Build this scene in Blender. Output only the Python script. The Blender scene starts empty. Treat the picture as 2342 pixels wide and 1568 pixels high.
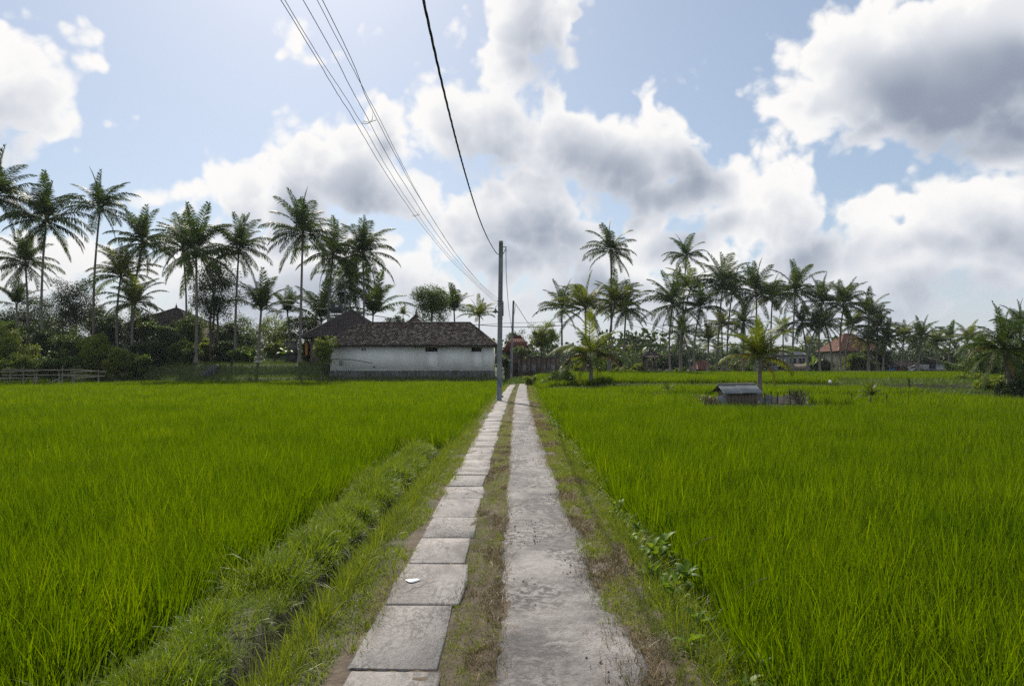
import bpy, math, random
import numpy as np
R = math.radians
rng = np.random.default_rng(7)
random.seed(7)
SC = bpy.context.scene
COL = SC.collection

# ------------------------------------------------------------------ camera, world, sun, exposure
FPX, CX, CY, HZ, CAMZ = 1626.0, 1170.5, 784.0, 836.0, 1.7
PITCH = math.atan((HZ - CY) / FPX)
cam_d = bpy.data.cameras.new('camera')
cam = bpy.data.objects.new('camera', cam_d)
COL.objects.link(cam)
cam.location = (0, 0, CAMZ)
cam.rotation_euler = (R(90) + PITCH, 0, 0)
cam_d.sensor_width = 36
cam_d.lens = FPX / 2341.0 * 36
cam_d.clip_end = 6000
SC.camera = cam

SUN_AZ, SUN_EL = R(-17), R(41)        # azimuth from +Y towards +X, elevation
SUND = np.array([math.sin(SUN_AZ) * math.cos(SUN_EL), math.cos(SUN_AZ) * math.cos(SUN_EL), math.sin(SUN_EL)])
sun_d = bpy.data.lights.new('sun', 'SUN')
sun_d.energy = 5.0
sun_d.angle = R(0.6)
sun_d.color = (1.0, 0.93, 0.82)
sun = bpy.data.objects.new('sun', sun_d)
COL.objects.link(sun)
from mathutils import Vector, Euler, Matrix
sun.rotation_euler = Vector(SUND).to_track_quat('Z', 'Y').to_euler()
sun.location = (-30, 60, 80)

SC.view_settings.view_transform = 'Standard'
SC.view_settings.look = 'None'
SC.view_settings.exposure = 0.14
SC.view_settings.gamma = 1.0
SC.cycles.max_bounces = 5
SC.cycles.use_adaptive_sampling = True
SC.cycles.adaptive_threshold = 0.01
SC.cycles.diffuse_bounces = 2
SC.cycles.transmission_bounces = 4
SC.cycles.transparent_max_bounces = 4
SC.cycles.volume_bounces = 0
SC.cycles.use_denoising = False


def pix_dir(u, v):
    xc, yc = (u - CX) / FPX, -(v - CY) / FPX
    d = np.array([xc, math.cos(PITCH) - math.sin(PITCH) * yc, math.sin(PITCH) + math.cos(PITCH) * yc])
    return d / np.linalg.norm(d)


def at(u, v, d):
    """world point seen at pixel (u, v) of the 2341 px wide photograph, at distance d along the lane"""
    q = pix_dir(u, v)
    q = q * (d / q[1])
    return np.array([q[0], q[1], q[2] + CAMZ])


def build_world():
    w = bpy.data.worlds.new('World')
    SC.world = w
    w.use_nodes = True
    w.cycles.sampling_method = 'MANUAL'
    w.cycles.sample_map_resolution = 256
    nt = w.node_tree
    nt.nodes.clear()
    # ---- density group

    def N(t, tree, **kw):
        n = tree.nodes.new(t)
        for k, v in kw.items():
            setattr(n, k, v)
        return n

    def M(tree, op, a, b=None, c=None, clamp=False):
        n = N('ShaderNodeMath', tree, operation=op, use_clamp=clamp)
        for i, x in enumerate((a, b, c)):
            if x is None:
                continue
            if isinstance(x, (int, float)):
                n.inputs[i].default_value = x
            else:
                tree.links.new(x, n.inputs[i])
        return n.outputs[0]

    def noise(tree, vec, scale, detail, rough, out=0, dist=0.0):
        n = N('ShaderNodeTexNoise', tree)
        n.inputs['Scale'].default_value = scale
        n.inputs['Detail'].default_value = detail
        n.inputs['Roughness'].default_value = rough
        n.inputs['Distortion'].default_value = dist
        tree.links.new(vec, n.inputs['Vector'])
        return n.outputs[out]

    def density_group(fine):
        g = bpy.data.node_groups.new('cloud_density', 'ShaderNodeTree')
        g.interface.new_socket('Dir', in_out='INPUT', socket_type='NodeSocketVector')
        g.interface.new_socket('Density', in_out='OUTPUT', socket_type='NodeSocketFloat')
        g.interface.new_socket('Mass', in_out='OUTPUT', socket_type='NodeSocketFloat')
        gi, go = N('NodeGroupInput', g), N('NodeGroupOutput', g)
        D = gi.outputs[0]
        sep = N('ShaderNodeSeparateXYZ', g)
        g.links.new(D, sep.inputs[0])
        az = M(g, 'ARCTAN2', sep.outputs[0], sep.outputs[1])
        el = M(g, 'ARCSINE', sep.outputs[2])
        com = N('ShaderNodeCombineXYZ', g)
        g.links.new(az, com.inputs[0])
        g.links.new(el, com.inputs[1])
        wn = noise(g, D, 5.5, 3 if fine else 1, 0.6, out=1)
        vs = N('ShaderNodeVectorMath', g, operation='SUBTRACT')
        g.links.new(wn, vs.inputs[0])
        vs.inputs[1].default_value = (0.5, 0.5, 0.5)
        vm = N('ShaderNodeVectorMath', g, operation='MULTIPLY_ADD')
        g.links.new(vs.outputs[0], vm.inputs[0])
        vm.inputs[1].default_value = (0.20, 0.17, 0)
        g.links.new(com.outputs[0], vm.inputs[2])
        P = vm.outputs[0]
        # large cloud masses in azimuth / elevation: (u, v, half width, half height, weight)
        blobs = [
            (2200, 140, 460, 210, 2.1), (1950, 140, 210, 150, 1.2), (2330, 280, 200, 150, 1.3), (1870, 240, 130, 80, .8),
            (1180, 100, 165, 190, .88), (1300, 40, 80, 130, .8), (1100, 290, 190, 160, 1.0), (1310, 360, 290, 180, 1.08), (1470, 310, 120, 130, 1.1),
            (890, 280, 75, 80, .85), (830, 420, 220, 140, 1.0), (560, 440, 150, 100, .95), (690, 440, 140, 110, .9), (1500, 440, 130, 90, .9),
            (40, 240, 150, 200, .75), (-40, 330, 190, 120, .75), (120, 310, 90, 70, .7), (-150, 120, 160, 200, .9),
            (720, 160, 80, 60, .62), (160, 150, 50, 30, .42), (1650, 120, 35, 55, .42), (1440, 180, 60, 45, .4), (400, 450, 70, 60, .55),
            (1750, 450, 230, 150, 1.0), (2050, 470, 260, 80, .55), (2250, 470, 250, 120, 1.0), (2000, 590, 600, 110, .95), (1330, 590, 420, 120, .95),
            (700, 640, 600, 130, .95), (150, 600, 260, 120, .9), (1600, 680, 900, 110, .9), (1100, 500, 320, 140, 1.0), (2650, 200, 350, 300, 1.0),
        ]
        acc = None
        for (u, v, ru, rv, wt) in blobs:
            q = pix_dir(u, v)
            a0, e0 = math.atan2(q[0], q[1]), math.asin(q[2])
            cz = math.cos(a0) ** 1.2
            kx, ky = FPX / ru / cz, FPX / rv / math.cos(a0)
            s2 = N('ShaderNodeVectorMath', g, operation='MULTIPLY_ADD')
            g.links.new(P, s2.inputs[0])
            s2.inputs[1].default_value = (kx, ky, 0)
            s2.inputs[2].default_value = (-kx * a0, -ky * e0, 0)
            s3 = N('ShaderNodeVectorMath', g, operation='LENGTH')
            g.links.new(s2.outputs[0], s3.inputs[0])
            b = M(g, 'MULTIPLY_ADD', s3.outputs['Value'], -wt, wt)
            acc = b if acc is None else M(g, 'SMOOTH_MAX', acc, b, 0.12)
        # beyond the frame the same kind of broken cumulus goes on
        low = noise(g, D, 2.2, 2, 0.5)
        low = M(g, 'MULTIPLY_ADD', low, 2.6, -1.25)
        dy = M(g, 'SMOOTHSTEP' if False else 'MULTIPLY_ADD', sep.outputs[1], -2.5, 1.75, clamp=True)
        low = M(g, 'SUBTRACT', low, M(g, 'MULTIPLY_ADD', dy, -0.6, 0.6))
        acc = M(g, 'SMOOTH_MAX', acc, low, 0.1)
        fb = noise(g, D, 10, 7 if fine else 2, 0.6)
        f = M(g, 'MULTIPLY_ADD', fb, 1.5, -0.75)
        if fine:
            vo = N('ShaderNodeTexVoronoi', g, feature='F1')
            vo.inputs['Scale'].default_value = 17
            vo.inputs['Detail'].default_value = 2.0
            vo.inputs['Roughness'].default_value = 0.55
            wv = N('ShaderNodeVectorMath', g, operation='MULTIPLY_ADD')
            g.links.new(wn, wv.inputs[0])
            wv.inputs[1].default_value = (0.09, 0.09, 0.09)
            g.links.new(D, wv.inputs[2])
            g.links.new(wv.outputs[0], vo.inputs['Vector'])
            f = M(g, 'MULTIPLY_ADD', M(g, 'SUBTRACT', vo.outputs['Distance'], 0.96), -0.75, f)
        den = M(g, 'ADD', acc, f)
        den = M(g, 'SUBTRACT', den, 0.10)
        g.links.new(den, go.inputs[0])
        g.links.new(acc, go.inputs[1])
        return g

    # ---- world tree
    tc = N('ShaderNodeTexCoord', nt)
    nrm = N('ShaderNodeVectorMath', nt, operation='NORMALIZE')
    nt.links.new(tc.outputs['Generated'], nrm.inputs[0])
    d1 = N('ShaderNodeGroup', nt)
    d1.node_tree = density_group(True)
    nt.links.new(nrm.outputs[0], d1.inputs[0])
    sh = N('ShaderNodeVectorMath', nt, operation='MULTIPLY_ADD')
    sh.inputs[0].default_value = tuple(SUND)
    sh.inputs[1].default_value = (0.095,) * 3
    nt.links.new(nrm.outputs[0], sh.inputs[2])
    n2 = N('ShaderNodeVectorMath', nt, operation='NORMALIZE')
    nt.links.new(sh.outputs[0], n2.inputs[0])
    d2 = N('ShaderNodeGroup', nt)
    d2.node_tree = density_group(False)
    nt.links.new(n2.outputs[0], d2.inputs[0])

    def mr(x, a, b, c=0.0, d=1.0, smooth=True):
        n = N('ShaderNodeMapRange', nt, interpolation_type='SMOOTHSTEP' if smooth else 'LINEAR')
        nt.links.new(x, n.inputs[0])
        for i, q in enumerate((a, b, c, d)):
            n.inputs[i + 1].default_value = q
        return n.outputs[0]
    alpha = mr(d1.outputs[0], -0.02, 0.32)
    toward = mr(d2.outputs[0], 0.0, 1.1)            # how much cloud lies between here and the sun
    big = mr(d2.outputs[1], -0.05, 1.0)
    core = mr(d1.outputs[0], 0.05, 1.0)
    shade = M(nt, 'ADD', M(nt, 'MULTIPLY', toward, 0.26), M(nt, 'ADD', M(nt, 'MULTIPLY', big, 0.46), M(nt, 'MULTIPLY', core, 0.28)), clamp=True)
    ramp = N('ShaderNodeValToRGB', nt)
    nt.links.new(shade, ramp.inputs[0])
    e = ramp.color_ramp.elements
    e[0].position, e[0].color = 0.0, (1.02, 1.0, 0.98, 1)
    e[1].position, e[1].color = 1.0, (0.30, 0.345, 0.44, 1)
    for p, c in ((0.22, (0.97, 0.965, 0.96)), (0.50, (0.72, 0.745, 0.80)), (0.78, (0.47, 0.515, 0.595))):
        k = e.new(p)
        k.color = c + (1,)
    sky = N('ShaderNodeTexSky', nt)
    sky.sky_type = 'NISHITA'
    sky.sun_disc = False
    sky.sun_elevation = SUN_EL
    sky.sun_rotation = SUN_AZ
    sky.air_density = 1.0
    sky.dust_density = 0.8
    sky.ozone_density = 1.5
    b1 = N('ShaderNodeBackground', nt)
    b1.inputs[1].default_value = 0.088
    nt.links.new(sky.outputs[0], b1.inputs[0])
    b2 = N('ShaderNodeBackground', nt)
    b2.inputs[1].default_value = 0.90
    nt.links.new(ramp.outputs[0], b2.inputs[0])
    veil = N('ShaderNodeBackground', nt)      # thin high haze in front of the blue
    veil.inputs[0].default_value = (0.66, 0.79, 0.96, 1)
    veil.inputs[1].default_value = 0.80
    m0 = N('ShaderNodeMixShader', nt)
    m0.inputs[0].default_value = 0.34
    nt.links.new(b1.outputs[0], m0.inputs[1])
    nt.links.new(veil.outputs[0], m0.inputs[2])
    m1 = N('ShaderNodeMixShader', nt)
    nt.links.new(alpha, m1.inputs[0])
    nt.links.new(m0.outputs[0], m1.inputs[1])
    nt.links.new(b2.outputs[0], m1.inputs[2])
    hz = N('ShaderNodeBackground', nt)
    hz.inputs[0].default_value = (0.70, 0.745, 0.82, 1)
    hz.inputs[1].default_value = 0.80
    sp = N('ShaderNodeSeparateXYZ', nt)
    nt.links.new(nrm.outputs[0], sp.inputs[0])
    hf = mr(sp.outputs[2], 0.0, 0.17, 0.8, 0.0)
    m2 = N('ShaderNodeMixShader', nt)
    nt.links.new(hf, m2.inputs[0])
    nt.links.new(m1.outputs[0], m2.inputs[1])
    nt.links.new(hz.outputs[0], m2.inputs[2])
    out = N('ShaderNodeOutputWorld', nt)
    nt.links.new(m2.outputs[0], out.inputs[0])


build_world()

# ------------------------------------------------------------------ materials
MATS = {}


def _nt(name):
    m = bpy.data.materials.new(name)
    m.use_nodes = True
    nt = m.node_tree
    nt.nodes.clear()
    MATS[name] = m
    return m, nt


def lk(nt, a, b):
    nt.links.new(a, b)


def ramp_node(nt, fac, cols):
    r = nt.nodes.new('ShaderNodeValToRGB')
    lk(nt, fac, r.inputs[0])
    e = r.color_ramp.elements
    n = len(cols)
    e[0].position, e[0].color = cols[0][0], tuple(cols[0][1]) + (1,)
    e[1].position, e[1].color = cols[-1][0], tuple(cols[-1][1]) + (1,)
    for p, c in cols[1:-1]:
        k = e.new(p)
        k.color = tuple(c) + (1,)
    return r.outputs[0]


def noise_node(nt, vec, scale, detail=4, rough=0.6, dist=0.0):
    n = nt.nodes.new('ShaderNodeTexNoise')
    n.inputs['Scale'].default_value = scale
    n.inputs['Detail'].default_value = detail
    n.inputs['Roughness'].default_value = rough
    n.inputs['Distortion'].default_value = dist
    if vec is not None:
        lk(nt, vec, n.inputs['Vector'])
    return n.outputs[0]


def mixc(nt, fac, a, b, mode='MIX'):
    n = nt.nodes.new('ShaderNodeMix')
    n.data_type = 'RGBA'
    n.blend_type = mode
    for s, x in ((0, fac), (6, a), (7, b)):
        if isinstance(x, (int, float)):
            n.inputs[s].default_value = x
        elif isinstance(x, tuple):
            n.inputs[s].default_value = x + (1,) if len(x) == 3 else x
        else:
            lk(nt, x, n.inputs[s])
    return n.outputs[2]


def mathn(nt, op, a, b=0.0, clamp=False):
    n = nt.nodes.new('ShaderNodeMath')
    n.operation = op
    n.use_clamp = clamp
    for i, x in enumerate((a, b)):
        if isinstance(x, (int, float)):
            n.inputs[i].default_value = x
        else:
            lk(nt, x, n.inputs[i])
    return n.outputs[0]


def surf(name, cols, scale=3.0, rough=0.85, detail=5, bump=0.0, bscale=None, coord='Object', island=0.0, spots=None, metallic=0.0, stretch=None):
    """rough surface whose colour wanders between a few tones"""
    m, nt = _nt(name)
    tc = nt.nodes.new('ShaderNodeTexCoord')
    vec = tc.outputs[coord]
    if stretch:
        mp = nt.nodes.new('ShaderNodeMapping')
        mp.inputs['Scale'].default_value = stretch
        lk(nt, vec, mp.inputs[0])
        vec = mp.outputs[0]
    fac = noise_node(nt, vec, scale, detail)
    if island:
        ge = nt.nodes.new('ShaderNodeNewGeometry')
        fac = mathn(nt, 'ADD', mathn(nt, 'MULTIPLY', fac, 1 - island), mathn(nt, 'MULTIPLY', ge.outputs['Random Per Island'], island))
    n = len(cols)
    lo, hi = (0.3, 0.7) if not island else (0.15, 0.85)
    c = ramp_node(nt, fac, [(lo + (hi - lo) * i / max(1, n - 1), cols[i]) for i in range(n)])
    if spots:
        sc, th, col = spots
        f2 = noise_node(nt, vec, sc, 3, 0.6)
        f2 = ramp_node(nt, f2, [(th, (0, 0, 0)), (th + 0.08, (1, 1, 1))])
        c = mixc(nt, f2, c, col)
    p = nt.nodes.new('ShaderNodeBsdfPrincipled')
    p.inputs['Roughness'].default_value = rough
    p.inputs['Metallic'].default_value = metallic
    p.inputs['Specular IOR Level'].default_value = 0.3
    lk(nt, c, p.inputs['Base Color'])
    if bump:
        b = nt.nodes.new('ShaderNodeBump')
        b.inputs['Strength'].default_value = 0.8
        b.inputs['Distance'].default_value = bump
        lk(nt, noise_node(nt, vec, bscale or scale * 6, 6, 0.65), b.inputs['Height'])
        lk(nt, b.outputs[0], p.inputs['Normal'])
    o = nt.nodes.new('ShaderNodeOutputMaterial')
    lk(nt, p.outputs[0], o.inputs[0])
    return m


def leafm(name, cols, trans=0.45, rough=0.5, patch=0.0, tcol=(1.15, 1.1, 0.6), spec=0.35, vary=1.0):
    """thin leaf: part reflects, part lets light through; tone differs from blade to blade"""
    m, nt = _nt(name)
    ge = nt.nodes.new('ShaderNodeNewGeometry')
    oi = nt.nodes.new('ShaderNodeObjectInfo')
    f = mathn(nt, 'ADD', mathn(nt, 'MULTIPLY', ge.outputs['Random Per Island'], 0.62), mathn(nt, 'MULTIPLY', oi.outputs['Random'], 0.38))
    if patch:
        pn = noise_node(nt, oi.outputs['Location'], patch, 3, 0.5)
        f = mathn(nt, 'ADD', mathn(nt, 'MULTIPLY', f, 0.55), mathn(nt, 'MULTIPLY', pn, 0.45))
    n = len(cols)
    c = ramp_node(nt, f, [(0.1 + 0.8 * i / max(1, n - 1), cols[i]) for i in range(n)])
    p = nt.nodes.new('ShaderNodeBsdfPrincipled')
    p.inputs['Roughness'].default_value = rough
    p.inputs['Specular IOR Level'].default_value = spec
    lk(nt, c, p.inputs['Base Color'])
    t = nt.nodes.new('ShaderNodeBsdfTranslucent')
    lk(nt, mixc(nt, 1.0, c, tcol, 'MULTIPLY'), t.inputs[0])
    mx = nt.nodes.new('ShaderNodeMixShader')
    mx.inputs[0].default_value = trans
    lk(nt, p.outputs[0], mx.inputs[1])
    lk(nt, t.outputs[0], mx.inputs[2])
    o = nt.nodes.new('ShaderNodeOutputMaterial')
    lk(nt, mx.outputs[0], o.inputs[0])
    return m


def concrete(name, base, dark, pale, crack=0.0, per_object=False, patchy=0.5):
    m, nt = _nt(name)
    tc = nt.nodes.new('ShaderNodeTexCoord')
    vec = tc.outputs['Object']
    if per_object:
        oi = nt.nodes.new('ShaderNodeObjectInfo')
        vm = nt.nodes.new('ShaderNodeVectorMath')
        vm.operation = 'ADD'
        lk(nt, vec, vm.inputs[0])
        lk(nt, oi.outputs['Location'], vm.inputs[1])
        vec = vm.outputs[0]
    n1 = noise_node(nt, vec, 1.3, 6, 0.65, 0.3)
    c = ramp_node(nt, n1, [(0.36, dark), (0.47, base), (0.62, pale)])
    n2 = noise_node(nt, vec, 14, 8, 0.7, 0.4)
    f2 = ramp_node(nt, n2, [(0.46, (1, 1, 1)), (0.54, (0, 0, 0))])
    n3 = noise_node(nt, vec, 0.9, 4, 0.6)
    f3 = ramp_node(nt, n3, [(0.40, (0, 0, 0)), (0.56, (1, 1, 1))])
    f = mathn(nt, 'MULTIPLY', f2, f3)
    c = mixc(nt, mathn(nt, 'MULTIPLY', f, patchy), c, tuple(x * 0.42 for x in base))
    sp = noise_node(nt, vec, 70, 4, 0.7)
    c = mixc(nt, 0.55, c, ramp_node(nt, sp, [(0.3, (0.35, 0.33, 0.31)), (0.55, (1, 1, 1)), (0.75, (1.15, 1.13, 1.1))]), 'MULTIPLY')
    if crack:
        v = nt.nodes.new('ShaderNodeTexVoronoi')
        v.feature = 'DISTANCE_TO_EDGE'
        v.inputs['Scale'].default_value = crack
        wv = nt.nodes.new('ShaderNodeMix')
        wv.data_type = 'VECTOR'
        wv.inputs[0].default_value = 0.16
        nn = nt.nodes.new('ShaderNodeTexNoise')
        nn.inputs['Scale'].default_value = 5
        nn.inputs['Detail'].default_value = 5
        lk(nt, vec, nn.inputs['Vector'])
        lk(nt, vec, wv.inputs[4])
        lk(nt, nn.outputs[1], wv.inputs[5])
        lk(nt, wv.outputs[1], v.inputs['Vector'])
        cf = ramp_node(nt, v.outputs['Distance'], [(0.004, (1, 1, 1)), (0.012, (0, 0, 0))])
        gate = ramp_node(nt, noise_node(nt, vec, 0.7, 3), [(0.5, (0, 0, 0)), (0.6, (1, 1, 1))])
        c = mixc(nt, mathn(nt, 'MULTIPLY', mathn(nt, 'MULTIPLY', cf, gate), 0.75), c, (0.06, 0.052, 0.045))
    p = nt.nodes.new('ShaderNodeBsdfPrincipled')
    p.inputs['Roughness'].default_value = 0.8
    p.inputs['Specular IOR Level'].default_value = 0.35
    lk(nt, c, p.inputs['Base Color'])
    b = nt.nodes.new('ShaderNodeBump')
    b.inputs['Strength'].default_value = 0.9
    b.inputs['Distance'].default_value = 0.011
    h = mathn(nt, 'ADD', mathn(nt, 'MULTIPLY', n2, 1.4), sp)
    lk(nt, h, b.inputs['Height'])
    lk(nt, b.outputs[0], p.inputs['Normal'])
    o = nt.nodes.new('ShaderNodeOutputMaterial')
    lk(nt, p.outputs[0], o.inputs[0])
    return m


def ground_mat():
    """bare earth with straw along the lane, wet mud in the paddies, green sod elsewhere (attribute 'zone')"""
    m, nt = _nt('earth')
    tc = nt.nodes.new('ShaderNodeTexCoord')
    vec = tc.outputs['Object']
    a = nt.nodes.new('ShaderNodeAttribute')
    a.attribute_name = 'zone'
    n1 = noise_node(nt, vec, 2.5, 6, 0.65)
    n2 = noise_node(nt, vec, 22, 5, 0.7)
    dirt = ramp_node(nt, n1, [(0.3, (0.075, 0.058, 0.042)), (0.5, (0.13, 0.10, 0.072)), (0.7, (0.20, 0.165, 0.12))])
    dirt = mixc(nt, 0.6, dirt, ramp_node(nt, n2, [(0.3, (0.45, 0.42, 0.4)), (0.6, (1, 1, 1)), (0.75, (1.3, 1.25, 1.1))]), 'MULTIPLY')
    mud = ramp_node(nt, n1, [(0.3, (0.022, 0.018, 0.013)), (0.7, (0.05, 0.042, 0.03))])
    sod = ramp_node(nt, n1, [(0.3, (0.03, 0.055, 0.012)), (0.6, (0.055, 0.085, 0.02)), (0.75, (0.10, 0.10, 0.04))])
    sepc = nt.nodes.new('ShaderNodeSeparateColor')
    lk(nt, a.outputs['Color'], sepc.inputs[0])
    c = mixc(nt, sepc.outputs[0], dirt, mud)
    c = mixc(nt, sepc.outputs[1], c, sod)
    p = nt.nodes.new('ShaderNodeBsdfPrincipled')
    lk(nt, c, p.inputs['Base Color'])
    p.inputs['Roughness'].default_value = 0.9
    p.inputs['Specular IOR Level'].default_value = 0.2
    b = nt.nodes.new('ShaderNodeBump')
    b.inputs['Distance'].default_value = 0.02
    lk(nt, n2, b.inputs['Height'])
    lk(nt, b.outputs[0], p.inputs['Normal'])
    o = nt.nodes.new('ShaderNodeOutputMaterial')
    lk(nt, p.outputs[0], o.inputs[0])
    return m


ground_mat()
concrete('lane_concrete', (0.208, 0.190, 0.180), (0.088, 0.082, 0.079), (0.335, 0.308, 0.29), crack=1.6, patchy=1.0)
concrete('slab_concrete', (0.315, 0.288, 0.268), (0.215, 0.194, 0.18), (0.385, 0.355, 0.332), crack=0.6, per_object=True, patchy=0.7)
concrete('pole_concrete', (0.22, 0.235, 0.23), (0.15, 0.16, 0.16), (0.29, 0.30, 0.29), patchy=0.25)
leafm('rice_leaf', [(0.024, 0.058, 0.001), (0.070, 0.130, 0.001), (0.182, 0.244, 0.002)], trans=0.62, patch=0.5, tcol=(1.62, 1.45, 0.12), spec=0.05, rough=0.65)
leafm('bund_leaf', [(0.07, 0.125, 0.009), (0.145, 0.22, 0.013), (0.25, 0.315, 0.022)], trans=0.42, patch=1.2, tcol=(1.35, 1.25, 0.45), spec=0.35)
leafm('verge_leaf', [(0.08, 0.125, 0.010), (0.16, 0.21, 0.014), (0.26, 0.29, 0.025)], trans=0.45, patch=1.5, tcol=(1.2, 1.15, 0.5))
leafm('dry_blade', [(0.16, 0.10, 0.05), (0.28, 0.19, 0.10), (0.40, 0.30, 0.18)], trans=0.25, tcol=(1, 1, 0.8))
leafm('brownish_grass', [(0.10, 0.072, 0.03), (0.13, 0.105, 0.035), (0.10, 0.13, 0.02)], trans=0.3, patch=2.0)
leafm('palm_leaf', [(0.028, 0.054, 0.013), (0.046, 0.084, 0.015), (0.085, 0.125, 0.019)], trans=0.32, tcol=(1.4, 1.25, 0.4), spec=0.07, rough=0.5)
leafm('palm_leaf_young', [(0.05, 0.088, 0.012), (0.095, 0.14, 0.016), (0.165, 0.19, 0.022)], trans=0.46, tcol=(1.4, 1.2, 0.35), spec=0.16, rough=0.5)
leafm('palm_leaf_dry', [(0.12, 0.075, 0.022), (0.21, 0.135, 0.035), (0.15, 0.15, 0.04)], trans=0.35, tcol=(1.2, 1.0, 0.6))
leafm('tree_leaf_dark', [(0.022, 0.044, 0.012), (0.038, 0.068, 0.014), (0.06, 0.095, 0.02)], trans=0.28, spec=0.2)
leafm('tree_leaf', [(0.048, 0.088, 0.014), (0.082, 0.135, 0.018), (0.13, 0.185, 0.028)], trans=0.36, spec=0.2)
leafm('tree_leaf_light', [(0.09, 0.14, 0.014), (0.15, 0.205, 0.02), (0.22, 0.26, 0.03)], trans=0.42, tcol=(1.3, 1.2, 0.5), spec=0.2)
leafm('banana_leaf', [(0.06, 0.13, 0.015), (0.12, 0.21, 0.02), (0.19, 0.27, 0.03)], trans=0.45, tcol=(1.3, 1.2, 0.4), spec=0.5)
leafm('weed_leaf', [(0.06, 0.13, 0.02), (0.12, 0.21, 0.025), (0.24, 0.30, 0.03)], trans=0.45, tcol=(1.3, 1.2, 0.4), spec=0.25)
surf('palm_bark', [(0.10, 0.088, 0.075), (0.17, 0.15, 0.13), (0.23, 0.21, 0.18)], 1.2, 0.9, bump=0.03, bscale=7, stretch=(1, 1, 4))
surf('tree_bark', [(0.07, 0.055, 0.04), (0.12, 0.10, 0.075)], 3, 0.9, bump=0.02)
surf('plaster_white', [(0.70, 0.69, 0.67), (0.82, 0.81, 0.79), (0.86, 0.85, 0.83)], 0.7, 0.9, bump=0.006, bscale=9, spots=(1.3, 0.66, (0.60, 0.59, 0.56)), stretch=(1.5, 1, .4))
surf('plinth_grey', [(0.06, 0.062, 0.06), (0.10, 0.10, 0.095), (0.14, 0.14, 0.13)], 1.2, 0.95, bump=0.02, bscale=8, spots=(2.2, 0.55, (0.04, 0.06, 0.02)))
surf('roof_tile', [(0.042, 0.028, 0.024), (0.072, 0.048, 0.040), (0.092, 0.066, 0.054), (0.20, 0.175, 0.13)], 0.4, 0.85, island=0.92)
surf('roof_tile_dark', [(0.040, 0.030, 0.028), (0.065, 0.050, 0.045), (0.085, 0.066, 0.058)], 0.5, 0.85, island=0.6)
surf('roof_tile_orange', [(0.17, 0.082, 0.055), (0.23, 0.115, 0.078), (0.28, 0.15, 0.105)], 0.6, 0.85, island=0.6)
surf('roof_red', [(0.10, 0.038, 0.03), (0.15, 0.055, 0.042), (0.18, 0.075, 0.055)], 1.0, 0.85, bump=0.03, bscale=6)
surf('dark_wood', [(0.03, 0.024, 0.02), (0.06, 0.047, 0.037)], 4, 0.8, stretch=(1, 1, 0.2))
surf('brick_wall', [(0.10, 0.075, 0.06), (0.16, 0.12, 0.095)], 2.2, 0.92, bump=0.02, bscale=12)
surf('grey_render', [(0.17, 0.175, 0.18), (0.25, 0.255, 0.26)], 0.8, 0.92, bump=0.01)
surf('pale_render', [(0.46, 0.45, 0.42), (0.58, 0.57, 0.53)], 0.5, 0.92, bump=0.01, spots=(0.8, 0.62, (0.33, 0.33, 0.29)))
surf('beige_render', [(0.34, 0.30, 0.23), (0.44, 0.39, 0.31)], 0.5, 0.9)
surf('bamboo', [(0.19, 0.165, 0.13), (0.28, 0.25, 0.21)], 3, 0.75, stretch=(1, 1, 1))
surf('metal_sheet', [(0.14, 0.15, 0.16), (0.20, 0.215, 0.225), (0.26, 0.275, 0.285)], 1.6, 0.9, bump=0.004, spots=(2.5, 0.6, (0.17, 0.13, 0.10)))
surf('weathered_board', [(0.13, 0.105, 0.08), (0.21, 0.175, 0.14)], 3, 0.9, bump=0.008, stretch=(4, 1, 1))
surf('sacking', [(0.22, 0.18, 0.13), (0.34, 0.29, 0.22), (0.42, 0.38, 0.31)], 2.5, 0.95, bump=0.02)
surf('thatch', [(0.12, 0.10, 0.075), (0.20, 0.17, 0.13)], 4, 0.95, bump=0.03, stretch=(1, 1, 5))
surf('black_rubber', [(0.018, 0.018, 0.018), (0.03, 0.03, 0.03)], 8, 0.6)
surf('cable_grey', [(0.06, 0.06, 0.065), (0.10, 0.10, 0.105)], 8, 0.6)
surf('steel', [(0.20, 0.205, 0.21), (0.30, 0.305, 0.31)], 6, 0.5, metallic=0.6)
surf('dark_void', [(0.018, 0.017, 0.016), (0.03, 0.028, 0.026)], 4, 0.9)
surf('blue_paint', [(0.03, 0.14, 0.42), (0.05, 0.20, 0.52)], 9, 0.5)
surf('red_paint', [(0.40, 0.04, 0.03), (0.5, 0.06, 0.04)], 9, 0.4)
surf('white_plastic', [(0.66, 0.67, 0.68), (0.76, 0.77, 0.78)], 6, 0.5)
surf('orange_cloth', [(0.45, 0.16, 0.03), (0.55, 0.22, 0.05)], 5, 0.9)
surf('far_hill', [(0.05, 0.075, 0.05), (0.07, 0.10, 0.06)], 0.02, 0.95)
surf('coconut', [(0.10, 0.13, 0.03), (0.18, 0.17, 0.05)], 3, 0.6)
surf('road_surface', [(0.26, 0.25, 0.24), (0.34, 0.33, 0.31)], 0.6, 0.9)


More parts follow.
